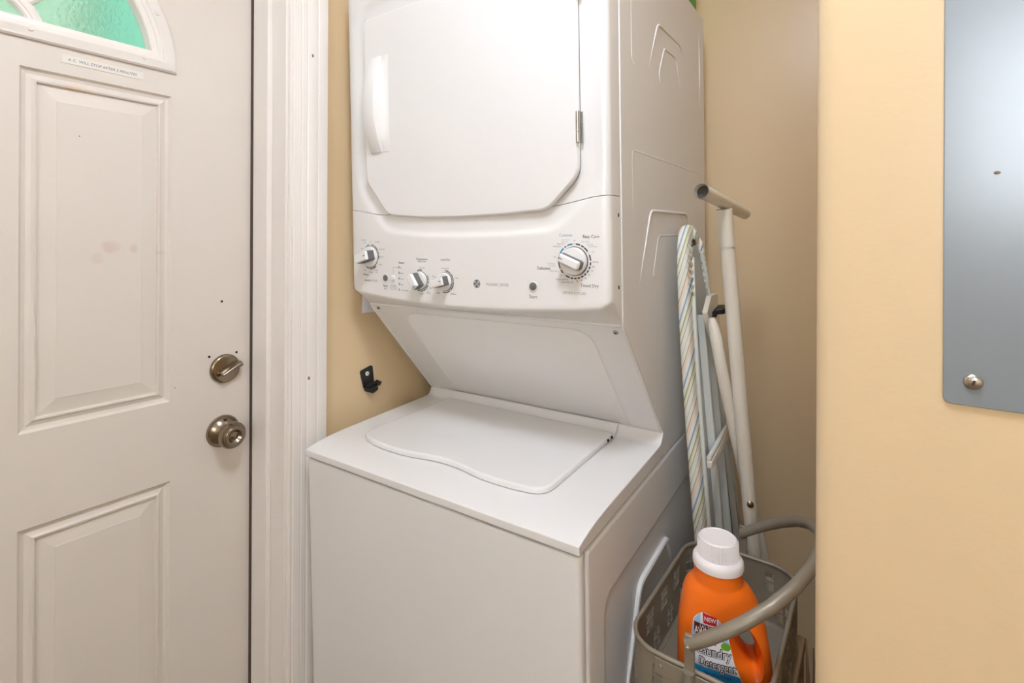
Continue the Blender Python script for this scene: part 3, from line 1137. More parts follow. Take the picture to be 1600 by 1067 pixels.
for b, s_, x, z, m_ in (('Cottons', .0078, -.083, .4932, 'pale_blue_print'), ('Cool Down', .0038, -.083, .4850, 'light_print'), ('Less Dry', .0038, -.0855, .4812, 'light_print'),
                        ('Optimum', .0040, -.0935, .4777, 'mid_print'), ('More Dry', .0040, -.1005, .4730, 'mid_print'), ('Off', .0038, -.0665, .4832, 'light_print'),
                        ('Easy Care', .0078, -.0343, .4902, 'dark_print'), ('More Dry', .0040, -.0455, .4812, 'light_print'), ('Less Dry', .0036, -.0365, .4762, 'light_print'),
                        ('Cool Down', .0036, -.0315, .4726, 'light_print'), ('Off', .0038, -.0312, .4629, 'light_print'), ('90 Min', .0040, -.0262, .4450, 'mid_print'),
                        ('80', .0042, -.0305, .4369, 'mid_print'), ('70', .0042, -.0332, .4296, 'mid_print'), ('60', .0042, -.0390, .4223, 'mid_print'), ('50', .0042, -.0455, .4163, 'mid_print'),
                        ('40', .0042, -.0533, .4124, 'mid_print'), ('30', .0042, -.0618, .4103, 'mid_print'), ('Dewrinkle 20', .0042, -.0815, .4080, 'mid_print'), ('Quick Fluff 20', .0042, -.0920, .4126, 'mid_print'),
                        ('Off', .0038, -.0936, .4196, 'light_print'), ('More Dry', .0042, -.1075, .4274, 'light_print'), ('Less Dry', .0036, -.1115, .4372, 'light_print'), ('Cool Down', .0036, -.1130, .4412, 'light_print'),
                        ('Off', .0040, -.1055, .4534, 'light_print'), ('Delicates', .0076, -.1290, .4325, 'dark_print'), ('Timed Dry', .0078, -.0386, .4030, 'dark_print'), ('DRYER CYCLES', .0066, -.0678, .3885, 'light_print')):
    ptext(b, s_, x, z, m_)

# --- pressed ribs on the right side of the unit
def rib(path, r_=.0045, name='pressed_rib'):
    mb_ = MB()
    n = len(path)
    rs = [r_ * (.25 if i in (0, n - 1) else 1) for i in range(n)]
    mb_.tube([(-.0012, y, z) for y, z in path], rs, 8, flat=1.0)
    W(mb_, name, 'enamel')
def smooth_path(pts, n=5):
    """round the corners of an open polyline [(y, z, r)]"""
    out = [pts[0][:2]]
    for i in range(1, len(pts) - 1):
        p = Vector(pts[i][:2])
        a = (Vector(pts[i - 1][:2]) - p)
        b = (Vector(pts[i + 1][:2]) - p)
        d = pts[i][2]
        q0, q1 = p + a.normalized() * d, p + b.normalized() * d
        for k in range(n + 1):
            t = k / n
            out.append(tuple(q0 * (1 - t) ** 2 + p * 2 * t * (1 - t) + q1 * t * t))
    out.append(pts[-1][:2])
    return out
RIBS = [
    (.0036, [(.343, .823, 0), (.412, .948, .018), (.592, .953, .025), (.622, .915, 0)]),
    (.0030, [(.430, .820, 0), (.418, .842, .010), (.457, .908, .012), (.548, .912, .015), (.598, .822, 0)]),
    (.0022, [(.251, 1.085, 0), (.251, .826, .012), (.268, .822, 0)]),
    (.0036, [(.771, 1.073, 0), (.776, .95, .02), (.777, .825, 0)]),
    (.0018, [(.248, .33, 0), (.248, .655, .016), (.772, .655, .016), (.771, .12, 0)]),
    (.0040, [(.270, .375, 0), (.352, .541, .018), (.63, .541, .02), (.70, .40, 0)]),
    (.0022, [(.40, .398, 0), (.362, .402, .010), (.402, .489, .014), (.56, .488, .014), (.60, .40, 0)]),
    (.0062, [(.170, -.40, 0), (.262, -.193, .02), (.44, -.190, .02), (.53, -.38, 0)]),
]
for p_ in RIBS:
    rib(smooth_path(p_[1]), p_[0])

# ================================================================== THINGS ON THE WALLS
# electric panel cover on the right wall
pn = empty('breaker_panel_cover', (.22, .55, 1.2))
tag(pn, 'grey metal breaker panel cover screwed to the beige wall', 'panel')
PO = (.22, .55, 1.2)
pp = round_poly([(.0415, 1.2005, .006), (.40, 1.2005, .006), (.40, 1.95, .006), (.0415, 1.95, .006)], 5)
pillow(pp, [(0, .5498), (0, .5482), (.0005, .5478)], lambda x, z, h: (x, h, z)).make('cover_plate', 'panel_grey', pn, smooth=40, off=PO)
def pscrew(x, z):
    f_ = lambda a, b, h: (x + a, .5478 - h, z + b)
    mb_ = MB()
    mb_.lathe([(.0062, 0), (.0062, .0006), (.0055, .0016), (.0035, .0026), (0, .003)], 24, f_)
    s_ = mb_.make('screw', 'steel_screw', pn, off=PO)
    mb_ = MB()
    a = D(-20)
    for w_, l_ in ((.0006, .0052),):
        q = [(-w_, -l_), (w_, -l_), (w_, l_), (-w_, l_)]
        mb_.add([f_(math.cos(a) * p - math.sin(a) * t, math.sin(a) * p + math.cos(a) * t, .0031 if abs(t) < .001 else .0018) for p, t in q], [(0, 1, 2, 3)])
        q = [(-w_ * 1.4, -l_ * .4), (w_ * 1.4, -l_ * .4), (w_ * 1.4, l_ * .4), (-w_ * 1.4, l_ * .4)]
        mb_.add([f_(math.cos(a) * p - math.sin(a) * t, math.sin(a) * p + math.cos(a) * t, .0031) for p, t in q], [(0, 1, 2, 3)])
    mb_.make('screw_slot', 'nickel_dark', s_, smooth=0, off=PO)
pscrew(.0600, 1.2202)
pscrew(.382, 1.2202)
pscrew(.0600, 1.93)
pscrew(.382, 1.93)
mb = MB()
mb.lathe([(.0022, .0), (.0022, .0004), (0, .0005)], 10, lambda a, b, h: (.0735 + a, .5478 - h, 1.3865 + b * .6))
mb.make('scuff', 'nickel_dark', pn, off=PO)
# black clip on the left wall
cl = empty('wall_clip', (XW, .885, .93))
tag(cl, 'small broken black plastic clip screwed to the wall', 'clip')
CO = (XW, .885, .93)
plate = round_poly([(.858, .990, .006), (.871, .940, .008), (.905, .942, .006), (.8975, 1.000, .006)], 4)
pillow(plate, [(0, 0), (0, .004), (.001, .005)], lambda y, z, h: (XW + h, y, z)).make('back_plate', 'black_plastic', cl, off=CO)
ledge = round_poly([(.871, .944, .004), (.905, .946, .004), (.907, .934, .005), (.889, .927, .005), (.874, .934, .005)], 4)
pillow(ledge, [(0, .001), (0, .017), (.0015, .019)], lambda y, z, h: (XW + h, y, z)).make('ledge', 'black_plastic', cl, off=CO)
for y, z, rr in ((.878, .949, .004), (.886, .951, .0045), (.895, .953, .0045)):
    mb = MB()
    mb.lathe([(rr, .004), (rr, .014), (rr * .7, .0165), (0, .017)], 12, lambda a, b, h: (XW + h, y + a, z + b))
    mb.make('hinge_stub', 'black_plastic', cl, off=CO)
claw = round_poly([(.905, .953, .001), (.913, .957, .001), (.914, .953, .001), (.924, .951, .002), (.917, .941, .002), (.906, .943, .001)], 3)
pillow(claw, [(0, .002), (0, .012), (.001, .013)], lambda y, z, h: (XW + h, y, z)).make('broken_claw', 'black_plastic', cl, off=CO)
mb = MB()
mb.lathe([(.0058, .0045), (.0058, .0062), (.004, .0072), (0, .0074)], 18, lambda a, b, h: (XW + h, .8795 + a, .9805 + b))
sc_ = mb.make('screw', 'white_plastic', cl, off=CO)
mb = MB()
mb.box(XW + .0074, .8770, .9800, XW + .0077, .8820, .9812)
mb.box(XW + .0074, .8789, .9781, XW + .0077, .8801, .9831)
mb.make('screw_slot', 'grey_plastic', sc_, smooth=0, off=CO)
# paper card on the wall behind the dryer
rows = []
for j in range(9):
    z = 1.142 + .11 * j / 8
    rows.append([(XW + .0012 + .002 * math.sin(3 * i / 8 + j * .5) ** 2, .8645 + .10 * i / 8 - .001 * j / 8, z - .001 * i / 8) for i in range(9)])
mb = MB()
mb.grid(rows)
card = mb.make('paper_card', 'paper', smooth=60)
so = card.modifiers.new('thickness', 'SOLIDIFY')
so.thickness = .0006
tag(card, 'white paper card on the wall, half hidden behind dryer', 'paper')
# green carton on the dryer
gb = empty('green_carton')
mg = Matrix.Identity(4)
g0 = PW + Wx * -.0655 + Wy * .727 + Wz * 1.0985
for i in range(3):
    mg[i][0], mg[i][1], mg[i][2], mg[i][3] = Wx[i], Wy[i], Wz[i], g0[i]
gb.matrix_world = mg
tag(gb, 'green carton on top of the dryer at its back corner', 'carton')
mb = MB()
mb.box(-.06, -.05, 0, .06, .05, .19)
mb.make("carton", "green_card", gb, bevel=.006)
for k in range(4):
    mb = MB()
    z = .02 + k * .045
    mb.add([(.0606, -.045, z), (.0606, -.01, z + .03), (.0606, -.01, z + .042), (.0606, -.045, z + .012)], [(0, 1, 2, 3)])
    mb.add([(.0606, .0, z), (.0606, .04, z + .034), (.0606, .04, z + .046), (.0606, .0, z + .012)], [(0, 1, 2, 3)])
    mb.make('printed_stripe', 'green_light', gb, smooth=0)

# ================================================================== IRONING BOARD
NB = Vector((-.376, 1.195, 1.372))
BB = Vector((-.292, 1.405, .004))
e1 = (NB - BB).normalized()
e2 = Vector((0, 1, 0))
e2 = (e2 - e1 * e2.dot(e1)).normalized()
en = e2.cross(e1).normalized()
BL = (NB - BB).length
ib = empty('ironing_board')
mi = Matrix.Identity(4)
for i in range(3):
    mi[i][0], mi[i][1], mi[i][2], mi[i][3] = e2[i], e1[i], en[i], BB[i]
ib.matrix_world = mi
tag(ib, 'folded ironing board with striped cover leaning beside the dryer', 'ironing board')
mi_inv = mi.inverted()
def hw(t):
    """half width at distance t from the nose"""
    K = [(0, 0), (.004, .022), (.012, .036), (.03, .050), (.06, .063), (.1, .074), (.2, .096), (.3, .112), (.45, .129), (.6, .142), (.75, .154), (.9, .164), (1.3, .17), (1.345, .155), (1.37, .12)]
    for (a, b), (c, d) in zip(K, K[1:]):
        if t <= c:
            return b + (d - b) * (t - a) / (c - a)
    return K[-1][1]
ts = [0, .002, .005, .01, .016, .025, .037, .05, .07, .1, .14, .19, .25, .32, .4, .5, .6, .7, .85, 1.0, 1.15, 1.3, 1.33, 1.35, BL - .002]
outl = [(-hw(t), BL - t) for t in ts[1:]][::-1] + [(0, BL)] + [(hw(t), BL - t) for t in ts[1:]]
TB = .024
# cover: outer cushion face, edge and the folded-under hem
mb = MB()
loops = []
for i, h in ((.02, .0015), (.006, .0), (.0015, .002), (0, .008), (0, .016), (.001, .021), (.006, TB), (.018, TB + .001), (.030, TB + .0005), (.031, TB - .003)):
    pl = inset(outl, i) if i else outl
    lp = []
    for k, (a, b) in enumerate(pl):
        wob = .0012 * math.sin(k * 2.7) if h > .02 else 0
        lp.append((a, b, h + wob))
    loops.append(lp)
mb.rings(loops, True, False)
mb.make('striped_cover', 'striped_cotton', ib, smooth=60)
# gathers of the hem round the nose
for k in range(-7, 8):
    t = .020 + abs(k) * .016
    s = (1 if k > 0 else -1) * hw(t) if k else 0
    tt = BL - (t if k else .004)
    mb = MB()
    p0 = (s * .97, tt - (.002 if k else 0), TB - .001)
    dirx = -s * .36 if k else 0
    p1 = (s + dirx * .6, tt - .014, TB + .004)
    p2 = (s + dirx, tt - .03, TB + .001)
    mb.tube([p0, p1, p2], [.001, .0042, .002], 8)
    mb.make('cover_gather', 'striped_cotton', ib)
# steel top pan seen from below
pan = [(-max(.004, hw(t) - .026), BL - t) for t in ts if t >= .05][::-1] + [(max(.004, hw(t) - .026), BL - t) for t in ts if t >= .05]
pillow(pan, [(0, TB - .012), (0, TB - .002), (.003, TB - .001)], lambda a, b, h: (a, b, h)).make('steel_top', 'pan_grey', ib, smooth=40)
# white edge lip of the pan
for sg in (-1, 1):
    mb = MB()
    pts = [(sg * (hw(t) - .028), BL - t, TB + .004) for t in ts if .07 <= t < 1.32]
    mb.tube(pts, .0045, 8)
    mb.make('edge_lip', 'rail_grey', ib)
# rails
for s0, s1, m_, w_, h_ in ((-.030, -.085, 'rail_grey', .011, .016), (-.008, -.038, 'rail_brown', .007, .008), (.012, -.006, 'rail_grey', .009, .018), (.030, .055, 'rail_brown', .006, .010), (.040, .10, 'rail_grey', .011, .016)):
    mb = MB()
    a, b = BL - .205, .12
    def rl(p, q, t):
        k = (a - t) / (a - b)
        return (s0 + (s1 - s0) * k + p, t, TB - .001 + q)
    mb.rings([[rl(p, q, t) for p, q in ((-w_ / 2, 0), (-w_ / 2, h_), (w_ / 2, h_), (w_ / 2, 0))] for t in (b, a)])
    mb.make('rail', m_, ib, bevel=.002)
# cross bar
mb = MB()
mb.box(-.135, BL - .515, TB + .017, .14, BL - .497, TB + .029)
mb.make('cross_bar', 'ivory_tube', ib, bevel=.003)
mb = MB()
mb.tube([(-.135, BL - .49, TB + .024), (.14, BL - .49, TB + .024)], .005, 10)
mb.make('cross_bar', 'rail_grey', ib)
# latch bracket and lever
bk = round_poly([(-.076, BL - .187, .004), (-.032, BL - .160, .004), (.022, BL - .166, .004), (.014, BL - .235, .004), (-.044, BL - .260, .004)], 3)
bko = pillow(bk, [(0, TB + .024), (0, TB + .034), (.001, TB + .035)], lambda a, b, h: (a, b, h)).make('latch_bracket', 'ivory_tube', ib)
mb = MB()
mb.tube([(-.046, BL - .236, TB + .038), (-.048, BL - .205, TB + .040), (-.048, BL - .195, TB + .043), (-.044, BL - .190, TB + .048), (-.036, BL - .189, TB + .056)], [.004, .0045, .006, .007, .006], 10)
mb.make('latch_lever', 'black_plastic', ib)
mb = MB()
lv = round_poly([(-.056, TB + .042, .004), (-.014, TB + .042, .004), (-.010, TB + .062, .007), (-.050, TB + .064, .007)], 4)
mb.prism(lv, BL - .197, BL - .184, lambda a, b, t: (a, t, b))
mb.make('lever_grip', 'black_plastic', ib, bevel=.003)
# legs, given in room coordinates
def room(mbx, name, m, **k):
    mbx.v = [tuple(mi_inv @ Vector(v)) for v in mbx.v]
    return mbx.make(name, m, ib, **k)
LT = Vector((-.259, 1.094, 1.40))
LBm = Vector((-.196, 1.330, .02))
mb = MB()
mb.tube([LT, LT.lerp(LBm, .02), LT.lerp(LBm, .055), LT.lerp(LBm, .07), LT.lerp(LBm, .5), LBm], [.0135, .0135, .0135, .0145, .0145, .0145], 16)
leg = room(mb, 'leg', 'ivory_tube')
mb = MB()
q = LT.lerp(LBm, .068)
mb.tube([LT.lerp(LBm, .0), LT.lerp(LBm, .055)], .0155, 16)
room(mb, 'leg_sleeve', 'ivory_tube')
# foot bar, an open tube
F0, F1 = Vector((-.262, .944, 1.424)), Vector((-.262, 1.300, 1.401))
mb = MB()
mb.tube([F0, F1], .0135, 20, caps=False)
mb.tube([F0, F1], .0120, 20, caps=False)
for F in (F0, F1):
    pass
room(mb, 'foot_bar', 'ivory_tube')
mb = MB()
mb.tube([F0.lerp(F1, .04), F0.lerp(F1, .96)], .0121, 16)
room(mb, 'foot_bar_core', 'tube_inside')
# second leg
mb = MB()
pts = [(-.292, 1.135, 1.172), (-.290, 1.135, 1.16), (-.284, 1.137, 1.13), (-.274, 1.145, 1.06), (-.252, 1.215, .86), (-.215, 1.295, .60), (-.150, 1.44, .02)]
mb.tube(pts, [.006, .010, .0125, .0125, .0125, .0125, .0125], 14)
room(mb, 'leg', 'ivory_tube')
# rivet joining the two legs
rv = LT.lerp(LBm, .455)
mb = MB()
nrm = Vector((.35, -.93, .05)).normalized()
ax = nrm.cross(Vector((0, 0, 1))).normalized()
ay = nrm.cross(ax)
mb.lathe([(.007, .012), (.007, .0165), (.005, .0185), (0, .019)], 14, lambda a, b, h: tuple(rv + ax * a + ay * b + nrm * h))
room(mb, 'rivet', 'nickel')

# ================================================================== LAUNDRY BASKET, DETERGENT
bk = empty('laundry_basket', (-.230, .96, .57))
tag(bk, 'grey metal laundry basket with square cut-outs and bail handle', 'basket')
BO = (-.230, .96, .57)
X0, X1, Y0, Y1, ZF, ZR = -.335, -.125, .784, 1.135, .572, .689
outline = rrect(X0, Y0, X1, Y1, .052, 10)
# resample by arc length
def resample(poly, n):
    L = [0]
    m = len(poly)
    for i in range(m):
        L.append(L[-1] + (Vector(poly[(i + 1) % m]) - Vector(poly[i])).length)
    tot = L[-1]
    out = []
    for k in range(n):
        d = tot * k / n
        for i in range(m):
            if L[i] <= d < L[i + 1] + 1e-12:
                t = (d - L[i]) / (L[i + 1] - L[i])
                a, b = Vector(poly[i]), Vector(poly[(i + 1) % m])
                p = a.lerp(b, t)
                e = (b - a).normalized()
                out.append((p.x, p.y, e.y, -e.x))
                break
    return out, tot
NG = 14                         # window groups round the basket
# columns of one group pitch, as fractions: [bar, pane, bar, pane] x 2 staggered groups
W1 = [0, .03, .235, .27, .475, .53, .735, .77, .975, 1.0]
fr_ = []
for g in range(NG):
    for a in W1[:-1]:
        fr_.append((g + a) / NG)
rs, tot = resample(outline, 1800)
cols = [rs[int(round(f * 1800)) % 1800] for f in fr_]
NCOL = len(cols)
zrows = [ZF + (ZR - ZF) * q for q in (0, .10, .235, .265, .40, .46, .48, .54, .675, .705, .84, 1)]
# groups: pane columns 1 and 3 use the upper rows (7-8, 9-10), columns 5 and 7 the lower rows (1-2, 3-4)
mb = MB()
TW = .0011
def bp(ci, zi, side):
    x, y, nx, ny = cols[ci % NCOL]
    return (x + nx * TW * side, y + ny * TW * side, zrows[zi])
def is_hole(ci, zi):
    k = ci % 9
    x, y, nx, ny = cols[ci % NCOL]
    if abs(x + .230) < .05 and (y < .80 or y > 1.12):
        return False
    return (k in (1, 3) and zi in (7, 9)) or (k in (5, 7) and zi in (1, 3))
for ci in range(NCOL):
    for zi in range(len(zrows) - 1):
        if is_hole(ci, zi):
            for (a, b) in (((ci, zi), (ci + 1, zi)), ((ci + 1, zi), (ci + 1, zi + 1)), ((ci + 1, zi + 1), (ci, zi + 1)), ((ci, zi + 1), (ci, zi))):
                mb.add([bp(*a, 1), bp(*b, 1), bp(*b, -1), bp(*a, -1)], [(0, 1, 2, 3)])
            continue
        for sd in (1, -1):
            mb.add([bp(ci, zi, sd), bp(ci + 1, zi, sd), bp(ci + 1, zi + 1, sd), bp(ci, zi + 1, sd)], [(0, 1, 2, 3) if sd == 1 else (3, 2, 1, 0)])
mb.make('perforated_wall', 'basket_metal', bk, smooth=50, off=BO)
mb = MB()
mb.rings([[(x, y, z) for x, y in inset(outline, i)] for i, z in ((.001, ZF - .002), (.001, ZF + .001), (.006, ZF), (.007, ZF - .0015))])
mb.make('basket_floor', 'basket_metal', bk, off=BO)
rim = resample(outline, 90)[0]
mb = MB()
mb.tube([(p[0], p[1], ZR) for p in rim], .0036, 10, closed=True)
mb.make('rim', 'basket_metal', bk, off=BO)
mb = MB()
mb.tube([(p[0], p[1], ZF) for p in rim], .0030, 8, closed=True)
mb.make('base_hoop', 'basket_metal', bk, off=BO)
HX = -.230
for (yy, sg) in ((Y0, -1), (Y1, 1)):
    mb = MB()
    a, b = yy + sg * .0012, yy + sg * .0035
    mb.box(HX - .055, min(a, b), ZR - .028, HX + .055, max(a, b), ZR - .004)
    mb.make('reinforcing_plate', 'basket_metal', bk, bevel=.0012, off=BO)
    for dx in (-.045, .045):
        mb = MB()
        mb.lathe([(.0035, .0034), (.0035, .0048), (.002, .006), (0, .006)], 10, lambda p, q, h: (HX + dx + p, yy + sg * h, ZR - .015 + q))
        mb.make('rivet', 'basket_metal', bk, off=BO)
    mb = MB()
    a, b = yy + sg * .004, yy + sg * .010
    mb.box(HX - .0075, min(a, b), ZR - .070, HX + .0075, max(a, b), .746)
    mb.make('handle_bracket', 'basket_metal', bk, bevel=.002, off=BO)
    mb = MB()
    mb.tube([(HX, yy + sg * .010, ZR - .07), (HX, yy + sg * .010, ZR + .004)], .0085, 14)
    mb.make('bracket_post', 'basket_metal', bk, off=BO)
prof = [(0.7771, -0.0038), (0.7790, 0.0285), (0.7847, 0.0570), (0.7961, 0.0902), (0.8189, 0.1283), (0.8550, 0.1596), (0.9025, 0.1824), (0.9595, 0.1900), (1.0165, 0.1824), (1.0640, 0.1596), (1.1001, 0.1283), (1.1229, 0.0902), (1.1343, 0.0570), (1.1400, 0.0285), (1.1419, -0.0038)]
ca, sa = math.cos(D(36)), math.sin(D(36))
path = []
for i in range(len(prof) - 1):
    for t in (0, .34, .67):
        a, b = prof[i], prof[i + 1]
        path.append((a[0] + (b[0] - a[0]) * t, a[1] + (b[1] - a[1]) * t))
path.append(prof[-1])
mb = MB()
mb.tube([(HX + o_ * ca, y, .7315 + o_ * sa) for y, o_ in path], .0095, 16)
bail = mb.make('bail_handle', 'basket_metal', bk, smooth=60, off=BO)
for yy, sg in ((.767, -1), (1.152, 1)):
    mb = MB()
    mb.lathe([(.0045, -.004), (.0045, .001), (.003, .003), (0, .0035)], 12, lambda p, q, h: (HX + p, yy + sg * h, .7315 + q))
    mb.make('pivot_rivet', 'basket_metal', bail, off=BO)

# low stand that carries the basket (below the picture)
st = empty('low_stand', (-.225, .95, 0))
tag(st, 'low wooden stand under the laundry basket', 'stand')
SO = (-.225, .95, 0)
mb = MB()
mb.box(-.335, .76, .545, -.116, 1.14, .5685)
mb.make('stand_top', 'wood_shelf', st, bevel=.003, off=SO)
for x in (-.318, -.132):
    for y in (.78, 1.12):
        mb = MB()
        mb.box(x - .014, y - .014, 0, x + .014, y + .014, .545)
        mb.make('leg', 'wood_shelf', st, bevel=.002, off=SO)

# detergent jug
BA = D(18)
bw = Vector((math.cos(BA), math.sin(BA), 0))
bf = Vector((math.sin(BA), -math.cos(BA), 0))
BX, BY, BZ = -.2152, .879, .5733
JK = .95
jug = empty('detergent_jug', (BX, BY, BZ))
jug.scale = (JK, JK, JK)
tag(jug, 'orange laundry detergent jug with white cap in the basket', 'detergent')
KL = [(.000, -.056, .074, .040), (.004, -.061, .080, .045), (.012, -.064, .084, .048), (.04, -.066, .087, .050), (.09, -.066, .085, .050), (.12, -.0657, .081, .049), (.15, -.064, .076, .047),
      (.18, -.060, .068, .045), (.197, -.0565, .061, .0435), (.208, -.0525, .0545, .0420), (.214, -.0480, .0490, .0410), (.218, -.0435, .0440, .0402), (.221, -.0405, .0405, .0398), (.225, -.0395, .0395, .0395), (.252, -.0390, .0390, .0390), (.254, -.037, .037, .037)]
def jint(h):
    for a, b in zip(KL, KL[1:]):
        if h <= b[0]:
            t = (h - a[0]) / (b[0] - a[0])
            return [a[i] + (b[i] - a[i]) * t for i in (1, 2, 3)]
    return list(KL[-1][1:])
def jexp(h):
    return 2.0 if h > .221 else 2.0 + .7 * min(1, (.221 - h) / .08)
def jsurf(wv, h, off=0.0):
    """point on the front of the jug at width wv and height h"""
    l, r_, d = jint(h)
    c_, a_ = (l + r_) / 2, (r_ - l) / 2
    p = jexp(h)
    u = max(-.999, min(.999, (wv - c_) / a_))
    dep = d * (1 - abs(u) ** p) ** (1 / p)
    return bw * wv + bf * (dep + off) + Vector((0, 0, h))
def jug_body():
    mb_ = MB()
    loops_ = []
    hs = sorted(set([k[0] for k in KL] + [.06, .075, .105, .135, .165, .19, .203, .211, .216, .2195, .223, .235]))
    n = 56
    for h in hs:
        l, r_, d = jint(h)
        c_, a_ = (l + r_) / 2, (r_ - l) / 2
        p = jexp(h)
        lp = []
        for k in range(n):
            t = 2 * PI * k / n
            cx_, sx_ = math.cos(t), math.sin(t)
            u = math.copysign(abs(cx_) ** (2 / p), cx_)
            v_ = math.copysign(abs(sx_) ** (2 / p), sx_)
            lp.append(tuple(bw * (c_ + a_ * u) + bf * (-d * v_) + Vector((0, 0, h))))
        loops_.append(lp)
    mb_.rings(loops_)
    return mb_
body = jug_body().make('jug_body', 'orange_plastic', jug, smooth=60)
# grip opening: a waisted spool cut through the body
def spool():
    mb_ = MB()
    loops_ = []
    n = 36
    for d, g in ((-.075, .034), (-.052, .022), (-.042, .014), (-.030, .006), (-.015, .001), (0, 0), (.015, .001), (.030, .006), (.042, .014), (.052, .022), (.075, .034)):
        lp = []
        for k in range(n):
            t = 2 * PI * k / n
            a_, b_ = .0115 + g * .80, .033 + g * .90
            pp_, qq_ = a_ * math.cos(t), b_ * math.sin(t)
            tl = D(20)
            wv = .044 + pp_ * math.cos(tl) + qq_ * math.sin(tl) * -1
            hh = .132 + pp_ * math.sin(tl) + qq_ * math.cos(tl)
            lp.append(tuple(bw * wv + bf * d + Vector((0, 0, hh))))
        loops_.append(lp)
    mb_.rings(loops_)
    return mb_
cut = spool().make('grip_cutter', 'orange_plastic', jug, smooth=60)
bo = body.modifiers.new('grip', 'BOOLEAN')
bo.operation = 'DIFFERENCE'
bo.solver = 'EXACT'
bo.object = cut
bpy.context.view_layer.update()
dg = bpy.context.evaluated_depsgraph_get()
nm = bpy.data.meshes.new_from_object(body.evaluated_get(dg))
body.modifiers.clear()
body.data = nm
nm.shade_smooth()
nm.set_sharp_from_angle(angle=math.radians(55))
bpy.data.objects.remove(cut)
# cap
mb = MB()
def zl(a, b, h):
    return tuple(bw * a + bf * b + Vector((0, 0, h)))
mb.lathe([(.0385, .2445), (.0412, .2448), (.0414, .2495), (.0410, .255), (.0388, .259), (.0345, .2615), (.0330, .2618), (0, .2618)], 48, zl)
cap = mb.make('cap', 'cap_white', jug, smooth=35)
mb = MB()
n = 132
loops = []
for rr, h, rib_ in ((.0335, .2600, 1), (.0330, .268, 1), (.0322, .2860, 1), (.0312, .2895, 0), (.029, .2915, 0), (.0275, .2915, 0), (.0265, .2905, 0)):
    loops.append([zl((rr + (.0010 * math.cos(PI * k) if rib_ else 0)) * math.cos(2 * PI * k / n), (rr + (.0010 * math.cos(PI * k) if rib_ else 0)) * math.sin(2 * PI * k / n), h) for k in range(n)])
mb.rings(loops)
mb.make('cap_grip', 'cap_white', cap, smooth=25)
# label
def lab_poly(poly, name, m, off, parent=jug, n=26):
    """cut a polygon (w, h) into strips so that it follows the curved front"""
    hs = [p[1] for p in poly]
    h0, h1 = min(hs), max(hs)
    rows_ = []
    for j in range(n + 1):
        h = h0 + (h1 - h0) * (.002 + .996 * j / n)
        xs_ = []
        m_ = len(poly)
        for i in range(m_):
            (ax_, ay_), (bx_, by_) = poly[i], poly[(i + 1) % m_]
            if (ay_ <= h) != (by_ <= h):
                xs_.append(ax_ + (bx_ - ax_) * (h - ay_) / (by_ - ay_))
        xa, xb = min(xs_), max(xs_)
        rows_.append([tuple(jsurf(xa + (xb - xa) * k / 14, h, off)) for k in range(15)])
    mb_ = MB()
    mb_.grid(rows_)
    return mb_.make(name, m, parent, smooth=60)
LABP = round_poly([(-.044, .045, .004), (.047, .045, .004), (.036, .085, .02), (.022, .115, .02), (.016, .140, .02), (.010, .165, .015), (-.004, .181, .012), (-.028, .185, .010), (-.0405, .170, .012), (-.0455, .130, .03)], 6)
lab = lab_poly(LABP, 'front_label', 'lab_white', .0006)
def ltext(body_, size, wv, h, m, off, bold=0.0, sx=1.0, slope=0.0, shear=0.0):
    mbt = text_mb(body_, size, lambda a, b: tuple(jsurf(wv + a, h + b + slope * a, off)), bold, sx, shear)
    mbt.make('lettering', m, lab, smooth=0)
lab_poly([(-.0445, .120), (-.0440, .145), (-.0395, .169), (-.030, .182), (-.030, .166), (-.035, .145)], 'label_band', 'lab_pale', .0009, lab)
lab_poly([(-.003, .180), (.002, .175), (.0095, .163), (.0155, .139), (.004, .143), (-.002, .158)], 'label_band', 'lab_pale', .0009, lab)
lab_poly([(-.0435, .047), (.0455, .047), (.0355, .084), (.029, .0975), (.004, .098), (-.0445, .100)], 'label_band', 'lab_blue', .0009, lab)
lab_poly([(-.0265, .1842), (-.0045, .1808), (-.0050, .1675), (-.014, .1690), (-.0250, .1675)], 'label_flag', 'lab_red', .0012, lab)
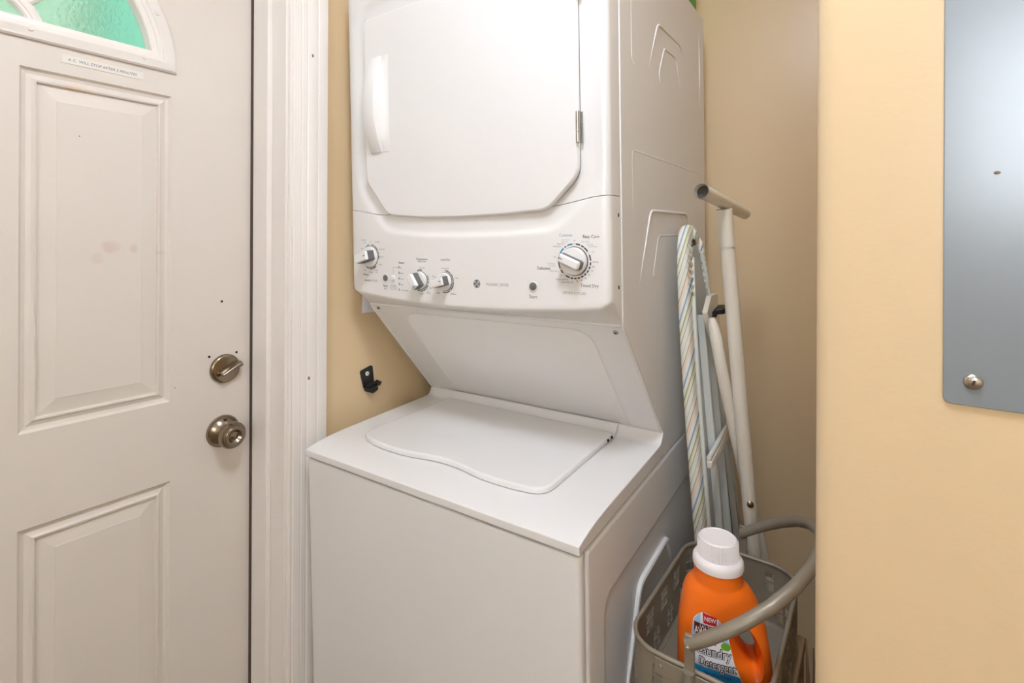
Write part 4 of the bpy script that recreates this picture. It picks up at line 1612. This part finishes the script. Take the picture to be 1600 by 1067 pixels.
ltext('NEW', .0095, -.0150, .1752, 'lab_white', .0016, .0002, .82)
lab_poly([(-.0395, .1655), (.0070, .1655), (.0070, .1595), (.0025, .1590), (.0025, .1475), (-.0395, .1475)], 'label_banner', 'lab_maroon', .0012, lab)
ltext("LA's TOTALLY", .0072, -.0130, .1618, 'lab_white', .0016, .0001, .78)
ltext('AWESOME', .0150, -.0180, .1532, 'lab_white', .0016, .0004, .58)
mbc = [(.009 + .0075 * math.cos(2 * PI * k / 20), .1395 + .0062 * math.sin(2 * PI * k / 20)) for k in range(20)]
lab_poly(mbc, 'label_spot', 'lab_green', .0014, lab, 12)
lab_poly([(-.034, .1435), (-.006, .1435), (-.006, .1375), (-.034, .1375)], 'label_band', 'lab_red', .0012, lab, 6)
for t_, h, wv, s_ in (('Laundry', .1260, -.0090, .0215), ('Detergent', .1065, -.0040, .0205)):
    sx_ = .74 if t_ == 'Laundry' else .66
    vs_, fs_ = text_geo(t_, s_)
    mb = MB()
    for q in range(8):
        da, db_ = .0011 * math.cos(q * PI / 4), .0011 * math.sin(q * PI / 4)
        mb.add([tuple(jsurf(wv + x * sx_ + da, h + y + db_, .0013 + .00004 * q)) for x, y in vs_], fs_)
    mb.make('lettering_outline', 'lab_black', lab, smooth=0)
    ltext(t_, s_, wv, h, 'lab_white', .0021, 0.0, sx_)
ltext('Stain Lifting Strength', .0068, -.003, .0915, 'lab_black', .0016, .0, .74)

# thin brown sticks standing between the basket and the wall corner
for k, (p0, p1, lb) in enumerate((((-.100, .985, .668), (-.085, .93, .004), 'taller thin brown stick standing right of the laundry basket'),
                                  ((-.094, 1.01, .640), (-.072, .98, .004), 'shorter thin brown stick standing right of the laundry basket'))):
    mb = MB()
    a, b = Vector(p0), Vector(p1)
    mb.tube([a + (b - a) * t + Vector((.003 * math.sin(9 * t + k), .002 * math.cos(11 * t), 0)) for t in [i / 12 for i in range(13)]], [.0012] + [.0028] * 11 + [.002], 8)
    o = mb.make('thin_stick', 'twig')
    tag(o, lb, 'stick', 'thin sticks beside the basket')
